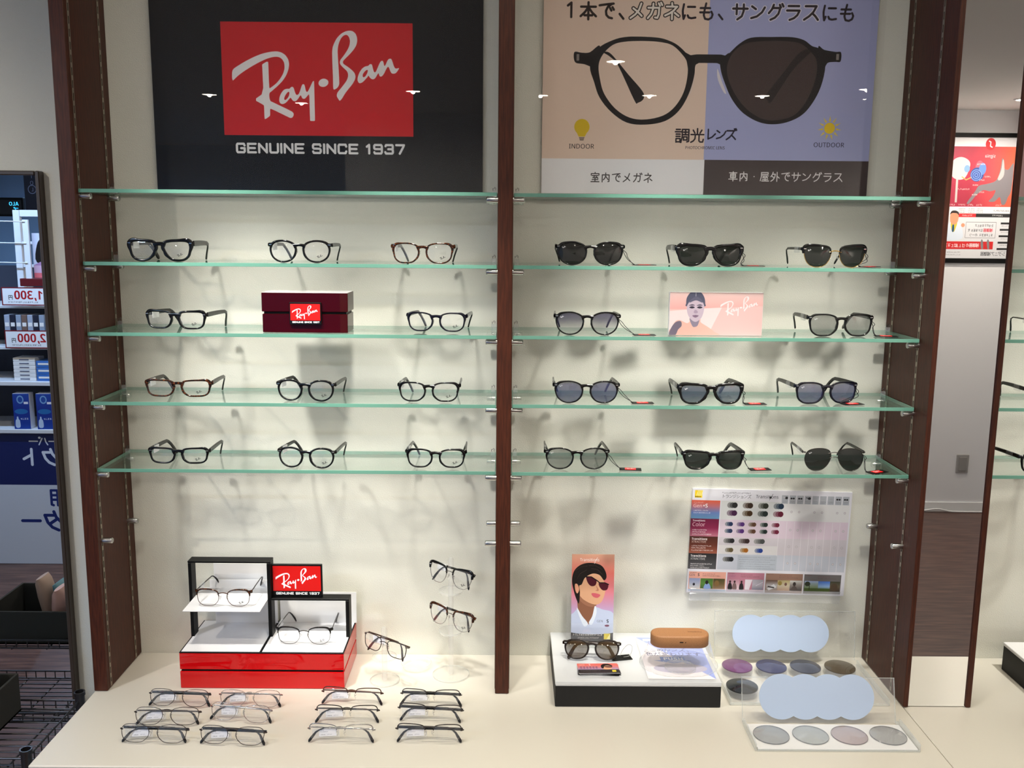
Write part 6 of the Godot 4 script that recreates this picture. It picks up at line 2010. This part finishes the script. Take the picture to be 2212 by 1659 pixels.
func lens_trays() -> void:
	var ice := mat(Color(0.73, 0.80, 0.90), 0.35)
	var r := 0.0385
	# front tray: white bed, clear walls, lid standing open behind
	var o := thing("lens_tray", "open clear tray with white bed and four clear lenses", "lens tray", V(0.679, 0.0005, 0.377), 0.0)
	part(o, "white_bed", bx(Vector3(0.324, 0.004, 0.096), 0.0006, Vector3(0.001, 0.0022, 0)), M.white)
	for s in [-1, 1]:
		part(o, "side_wall", bx(Vector3(0.003, 0.016, 0.100), 0.0004, Vector3(s * 0.1655, 0.008, 0)), M.acrylic_edge)
	part(o, "front_wall", bx(Vector3(0.328, 0.004, 0.003), 0.0004, Vector3(0.001, 0.002, 0.0505)), M.acrylic_edge)
	# lid
	var lid := part(o, "lid_sheet", bx(Vector3(0.328, 0.094, 0.002), 0.0004, Vector3(0, 0.047, 0)), M.acrylic, Vector3(-0.003, 0.002, -0.058), Vector3(-16, 0, 0))
	for q in [[-0.163, 0.047, 0.0016, 0.094], [0.163, 0.047, 0.0016, 0.094], [0, 0.0935, 0.328, 0.0014]]:
		part(lid, "lid_edge", bx(Vector3(q[2], q[3], 0.0026), 0.0003, Vector3(q[0], q[1], 0)), M.acrylic_edge)
	var sc := MB.new()
	sc.prism(scallop(0.047, 0.0505, 4), 0.0, 0.0016)
	part(lid, "scalloped_insert", sc.done(), ice, Vector3(-0.0045, 0.054, 0.0024))
	part(o, "hinge_block", bx(Vector3(0.006, 0.008, 0.006), 0.001), M.acrylic_edge, Vector3(-0.163, 0.004, -0.054))
	part(o, "hinge_block", bx(Vector3(0.006, 0.008, 0.006), 0.001), M.acrylic_edge, Vector3(0.163, 0.004, -0.054))
	var lx := [0.5585, 0.6400, 0.7205, 0.8010]
	var ln := ["grey clear lens in the front tray, first from the lamp platform", "clear lens in the front tray, second from the lamp platform", "faintly pink clear lens in the front tray, third in the row", "clear lens in the front tray, farthest from the lamp platform"]
	var lcol := [Color(0.60, 0.62, 0.64), Color(0.70, 0.73, 0.74), Color(0.74, 0.66, 0.68), Color(0.68, 0.69, 0.70)]
	for i in 4:
		var t := thing("sample_lens", ln[i], "lens", V(lx[i], 0.0050, 0.3745), 0, "sample lenses in the clear trays")
		part(t, "lens_blank", lens_blank(0.0365, 0.007), pane(lcol[i], 0.26, 0.0))
		var e := MB.new()
		e.lathe([[0.0360, 0.0], [0.0368, 0.0008], [0.0360, 0.0020], [0.0360, 0.0]], Vector3.ZERO, 40)
		part(t, "lens_edge", e.done(), pane(Color(0.45, 0.46, 0.48), 0.5, 0.05))
	# back tray, longer, with tinted lenses; its lid leans against the wall
	var b := thing("lens_tray", "clear tray with rows of tinted lenses before the wall chart", "lens tray", V(0.679, 0.0005, 0.145), 0)
	var hole := MB.new()
	hole.box(Vector3(0.002, 0.004, 0.0), Vector3(0.350, 0.003, 0.190), 0.0006)
	part(b, "clear_bed", hole.done(), pane(Color(0.90, 0.91, 0.92), 0.12, 0.02))
	for s in [-1, 1]:
		part(b, "side_wall", bx(Vector3(0.003, 0.014, 0.196), 0.0004, Vector3(0.002 + s * 0.1755, 0.0075, 0)), M.acrylic_edge)
	part(b, "front_wall", bx(Vector3(0.352, 0.006, 0.002), 0.0004, Vector3(0.002, 0.0035, 0.0975)), M.acrylic_edge)
	var l2 := part(b, "lid_sheet", bx(Vector3(0.340, 0.118, 0.002), 0.0004, Vector3(0, 0.059, 0)), M.acrylic, Vector3(0.002, 0.014, -0.098), Vector3(-9, 0, 0))
	for q in [[-0.169, 0.059, 0.0016, 0.118], [0.169, 0.059, 0.0016, 0.118], [0, 0.1175, 0.340, 0.0014]]:
		part(l2, "lid_edge", bx(Vector3(q[2], q[3], 0.0026), 0.0003, Vector3(q[0], q[1], 0)), M.acrylic_edge)
	var sc2 := MB.new()
	sc2.prism(scallop(0.0448, 0.0478, 4), 0.0, 0.0016)
	part(l2, "scalloped_insert", sc2.done(), ice, Vector3(-0.011, 0.064, 0.0024))
	var tint := [[0.5560, 0.0905, Color(0.42, 0.20, 0.42), "purple lens in the back tray, nearest the wooden lamp"], [0.6365, 0.092, Color(0.20, 0.20, 0.36), "navy violet lens in the back tray, second in the row"], [0.7170, 0.092, Color(0.25, 0.26, 0.32), "slate grey lens in the back tray, third in the row"], [0.7985, 0.093, Color(0.32, 0.27, 0.19), "brown lens in the back tray, by the end upright"], [0.5430, 0.190, Color(0.06, 0.09, 0.105), "blackish green lens alone in the second row of the back tray"]]
	for i in 5:
		var t := thing("sample_lens", tint[i][3], "lens", V(tint[i][0], 0.0064, tint[i][1]), 0, "sample lenses in the clear trays")
		var cup := MB.new()
		cup.lathe([[0.0340, 0.0], [0.0362, 0.0], [0.0362, 0.011], [0.0340, 0.011], [0.0340, 0.0]], Vector3.ZERO, 40)
		part(t, "clear_cup", cup.done(), M.clear_plastic)
		part(t, "lens_blank", lens_blank(0.0352, 0.0075), pane(tint[i][2], 0.66 if i < 4 else 0.85, 0.03), Vector3(0, 0.0114, 0))

# ------------------------------------------------------------------ wire rack beside the counter
func side_rack() -> void:
	var X1 := -0.960
	var X0 := -1.60
	var o := thing("wire_rack", "dark wire rack with low rails beside the counter", "wire rack", Vector3.ZERO, 0)
	var zs := [0.176, 0.415]
	for x in [X0, X1]:
		for z in zs:
			var p := MB.new()
			p.lathe([[0.0105, 0.0], [0.0105, CT - 0.020], [0.0125, CT - 0.020], [0.0125, CT - 0.012], [0.0095, CT - 0.012], [0.0095, CT - 0.030], [0.0005, CT - 0.030]], Vector3(x, 0, z), 20)
			part(o, "post", p.done(), M.wire)
	for lev in [[-0.055, 1], [-0.26, 1]]:
		var y: float = lev[0] + CT
		var rails := MB.new()
		for z in zs:
			for dy in [0.0, 0.022]:
				rails.tube([Vector3(X0, y + dy, z), Vector3(X1, y + dy, z)], 0.0024, 8)
		for x in [X0, X1]:
			for dy in [0.0, 0.022]:
				rails.tube([Vector3(x, y + dy, zs[0]), Vector3(x, y + dy, zs[1])], 0.0024, 8)
		# uprights of the rail
		for i in 24:
			var x := lerpf(X0, X1, i / 23.0)
			for z in zs:
				rails.tube([Vector3(x, y, z), Vector3(x, y + 0.022, z)], 0.0014, 6)
		for i in 9:
			var z := lerpf(zs[0], zs[1], i / 8.0)
			for x in [X0, X1]:
				rails.tube([Vector3(x, y, z), Vector3(x, y + 0.022, z)], 0.0014, 6)
		part(o, "rail", rails.done(), M.wire)
		for i in 10:
			var w := MB.new()
			var z := lerpf(zs[0], zs[1], (i + 0.5) / 10.0)
			w.tube([Vector3(X0, y, z), Vector3(X1, y, z)], 0.0018, 6)
			part(o, "wire", w.done(), M.wire)
		for i in 7:
			var w := MB.new()
			var x := lerpf(X0, X1, (i + 0.5) / 7.0)
			w.tube([Vector3(x, y - 0.003, zs[0]), Vector3(x, y - 0.003, zs[1])], 0.0022, 6)
			part(o, "cross_wire", w.done(), M.wire)
	# felt box with soft pouches
	felt_box("dark grey felt box at the picture edge on the wire rack", V(-1.222, -0.0515, 0.292), Vector3(0.27, 0.090, 0.205), [
		[Color(0.22, 0.34, 0.45), "blue soft pouch standing in the felt box", 0.095, -0.045, 0.0], [Color(0.74, 0.58, 0.54), "pink soft pouch standing in the felt box", 0.045, -0.045, 0.0],
		[Color(0.32, 0.50, 0.55), "teal soft pouch lying over the front of the felt box", 0.06, 0.035, 30.0], [Color(0.66, 0.56, 0.50), "beige soft pouch behind the teal pouch", -0.02, 0.04, 12.0]])

func felt_box(label: String, at: Vector3, s: Vector3, pouches: Array) -> void:
	var o := thing("felt_box", label, "box", at, 0)
	var t := 0.006
	part(o, "bottom", bx(Vector3(s.x, t, s.z), 0.001, Vector3(0, t / 2, 0)), M.felt)
	for q in [-1, 1]:
		part(o, "side_wall", bx(Vector3(t, s.y, s.z), 0.001, Vector3(q * (s.x / 2 - t / 2), s.y / 2, 0)), M.felt)
		part(o, "end_wall", bx(Vector3(s.x - 2 * t, s.y, t), 0.001, Vector3(0, s.y / 2, q * (s.z / 2 - t / 2))), M.felt)
	for i in pouches.size():
		var p: Array = pouches[i]
		var n := thing("soft_pouch", p[1], "pouch", at + Vector3(p[2], t + 0.012, p[3]), 0, "soft pouches in the felt box")
		n.rotation_degrees.z = p[4]
		var m := MB.new()
		var lo := []
		for k in [[0.0, 0.7], [0.02, 1.0], [0.07, 1.05], [0.105, 0.85], [0.118, 0.35]]:
			var l := PackedVector3Array()
			for j in 16:
				var an := TAU * j / 16.0
				l.append(Vector3(cos(an) * 0.019 * k[1], k[0], sin(an) * 0.036 * (0.85 + 0.15 * k[1])))
			lo.append(l)
		m.loft(lo, true)
		part(n, "pouch_body", m.done(), mat(p[0], 0.55))

# ------------------------------------------------------------------ the stand opposite, seen in the large mirror
func opposite() -> void:
	# faces the mirror (towards -z); positions along x are true, z is the depth of its front
	var Z := 2.74
	var o := thing("shop_stand", "white shop stand with blue board, seen in the large mirror", "shop stand", Vector3(-2.70, 0, Z), 180)
	# local +x runs towards -x of the room
	part(o, "base_board", card(0.62, 0.735, 0.02), M.board, Vector3(0.0, 0.002, -0.02))
	part(o, "base_body", bx(Vector3(0.62, 0.72, 0.32), 0.002, Vector3(0, 0.36, -0.185)), M.white_metal)
	part(o, "shelf_board", bx(Vector3(0.66, 0.022, 0.36), 0.002, Vector3(0, CT - 0.042, -0.165)), M.white_metal)
	part(o, "shelf_board", bx(Vector3(0.66, 0.022, 0.36), 0.002, Vector3(0, CT + 0.214, -0.165)), M.white_metal)
	part(o, "back_panel", bx(Vector3(0.66, 0.85, 0.01), 0.0, Vector3(0, CT + 0.39, -0.345)), mat(Color(0.16, 0.18, 0.24), 0.6))
	part(o, "side_panel", bx(Vector3(0.02, 0.62, 0.36), 0.001, Vector3(-0.33, CT + 0.25, -0.165)), M.white_metal)
	part(o, "middle_board", bx(Vector3(0.66, 0.016, 0.30), 0.002, Vector3(0, CT + 0.395, -0.19)), M.white_metal)
	part(o, "upper_board", bx(Vector3(0.66, 0.016, 0.30), 0.002, Vector3(0, CT + 0.612, -0.19)), M.white_metal)
	part(o, "front_post", bx(Vector3(0.035, 0.62, 0.02), 0.001, Vector3(-0.115 + 0.20, CT + 0.53, -0.02)), M.white_metal)
	# cartons on the lower shelf
	var cart := ["blue eye lotion carton on the stand opposite, first in the mirror", "blue eye lotion carton on the stand opposite, second in the mirror", "blue eye lotion carton on the stand opposite, third in the mirror"]
	for i in 3:
		var c := thing("carton", cart[i], "carton", V(-2.555 + 0.122 * (i) - 0.0, -0.031, Z - 0.004), 176, "eye lotion cartons on the stand opposite")
		part(c, "body", bx(Vector3(0.084, 0.19, 0.055), 0.001, Vector3(0, 0.0955, -0.029)), mat(Color(0.85, 0.87, 0.92), 0.4))
		part(c, "printed_face", card(0.083, 0.189, 0.001), M.carton, Vector3(0, 0.001, -0.0012))
	# stacked white packs and light blue packs
	for i in 6:
		var c := thing("pack", "white flat pack in the stack behind the lower price card, %s from below" % ["first", "second", "third", "fourth", "fifth", "sixth"][i], "pack", V(-2.53, 0.2260 + i * 0.0205, Z + 0.06), 0, "flat white packs stacked on the stand opposite")
		part(c, "body", bx(Vector3(0.115, 0.019, 0.10), 0.001, Vector3(0, 0.0095, 0)), M.white)
		part(c, "label_strip", bx(Vector3(0.05, 0.006, 0.001), 0.0, Vector3(0.0, 0.0095, -0.0503)), mat(Color(0.4, 0.42, 0.5), 0.5))
	for i in 3:
		var c := thing("pack", "light blue pack beside the flat white packs, %s from below" % ["first", "second", "third"][i], "pack", V(-2.428, 0.2260 + i * 0.036, Z + 0.06), 0, "light blue packs on the stand opposite")
		part(c, "body", bx(Vector3(0.080, 0.034, 0.10), 0.001, Vector3(0, 0.017, 0)), mat(Color(0.20, 0.42, 0.72), 0.4))
		part(c, "label_strip", bx(Vector3(0.06, 0.010, 0.001), 0.0, Vector3(0.0, 0.018, -0.0503)), M.white)
	for i in 7:
		var c := thing("pack", "small boxed pack between the two price cards, number %s along" % ["one", "two", "three", "four", "five", "six", "seven", "eight"][i], "pack", V(-2.60 + i * 0.030, 0.4035, Z + 0.05), 0, "boxed packs between the price cards")
		part(c, "body", bx(Vector3(0.027, 0.17, 0.09), 0.001, Vector3(0, 0.085, 0)), mat([Color(0.62, 0.66, 0.74), Color(0.10, 0.12, 0.20), Color(0.55, 0.60, 0.68), Color(0.45, 0.36, 0.33)][i % 4], 0.4))
		part(c, "label_strip", bx(Vector3(0.02, 0.02, 0.001), 0.0, Vector3(0.0, 0.12, -0.0453)), M.white)
	# price cards
	var pl := ["upper price card with red border and red figures, reversed in the large mirror", "lower price card with red border, above the cartons in the large mirror"]
	for i in 2:
		var y: float = [0.624, 0.401][i]
		var p := thing("price_card", pl[i], "price card", V(-2.4935, y, Z - 0.012), 180, "price cards on the stand opposite")
		part(p, "printed_card", card(0.226, 0.094, 0.003), M["price%d" % i], Vector3(0, 0, 0.0))
		part(p, "clip_back", bx(Vector3(0.20, 0.03, 0.008), 0.001, Vector3(0, 0.02, -0.005)), M.clear_plastic)
	# white window-like rack above, wire arms, dark red tray and promotional card
	var w := thing("white_frame_rack", "white frame with cross bars above the price cards, in the mirror", "display rack", V(-2.46, 0.622, Z + 0.12), 180)
	for q in [[0.105, 0.25, 0.035, 0.48], [-0.16, 0.25, 0.035, 0.48], [-0.0275, 0.473, 0.23, 0.035], [-0.0275, 0.32, 0.23, 0.016], [-0.0275, 0.20, 0.23, 0.016], [-0.0275, 0.025, 0.23, 0.03]]:
		part(w, "frame_bar", bx(Vector3(q[2], q[3], 0.025 if q[2] < 0.1 else 0.018), 0.002, Vector3(q[0], q[1], 0)), M.white_metal)
	var wr := thing("wire_arm_rack", "white post with thin wire arms before the white frame", "display rack", V(-2.473, 0.622, Z + 0.02), 180)
	part(wr, "post", bx(Vector3(0.030, 0.44, 0.012), 0.001, Vector3(0, 0.22, 0)), M.white_metal)
	for y in [0.22, 0.32, 0.43]:
		var am := MB.new()
		am.tube([Vector3(0.0, y, 0.008), Vector3(0.30, y + 0.004, 0.010)], 0.003, 8)
		part(wr, "wire_arm", am.done(), M.white_metal)
	var rt := thing("red_tray", "dark red tray behind the upper price card", "tray", V(-2.42, 0.7220, Z + 0.06), 180)
	part(rt, "body", bx(Vector3(0.20, 0.040, 0.10), 0.002, Vector3(0, 0.02, 0)), mat(Color(0.36, 0.05, 0.09), 0.4))
	var pc := thing("promotional_card", "promotional card with a portrait, at the edge of the large mirror", "promotional card", V(-2.385, 0.764, Z + 0.05), 180)
	part(pc, "printed_card", card(0.150, 0.230, 0.003), M.promo)
	# far behind: dark banner and a light sign
	var bn := thing("hanging_banner", "dark blue banner hanging far behind the stand", "banner", V(-3.072, 1.14, 4.06), 180)
	part(bn, "banner_sheet", card(0.10, 0.40, 0.004), M.banner, Vector3(0, -0.01, 0))
	var ls := thing("light_sign", "dark shop sign with glowing blue letters in the large mirror", "light sign", V(-3.235, 1.09, 4.05), 180)
	part(ls, "sign_box", bx(Vector3(0.20, 0.12, 0.03), 0.002, Vector3(0, 0.06, -0.017)), M.black)
	part(ls, "sign_screen", card(0.18, 0.09, 0.001), M.led, Vector3(0, 0.015, 0))
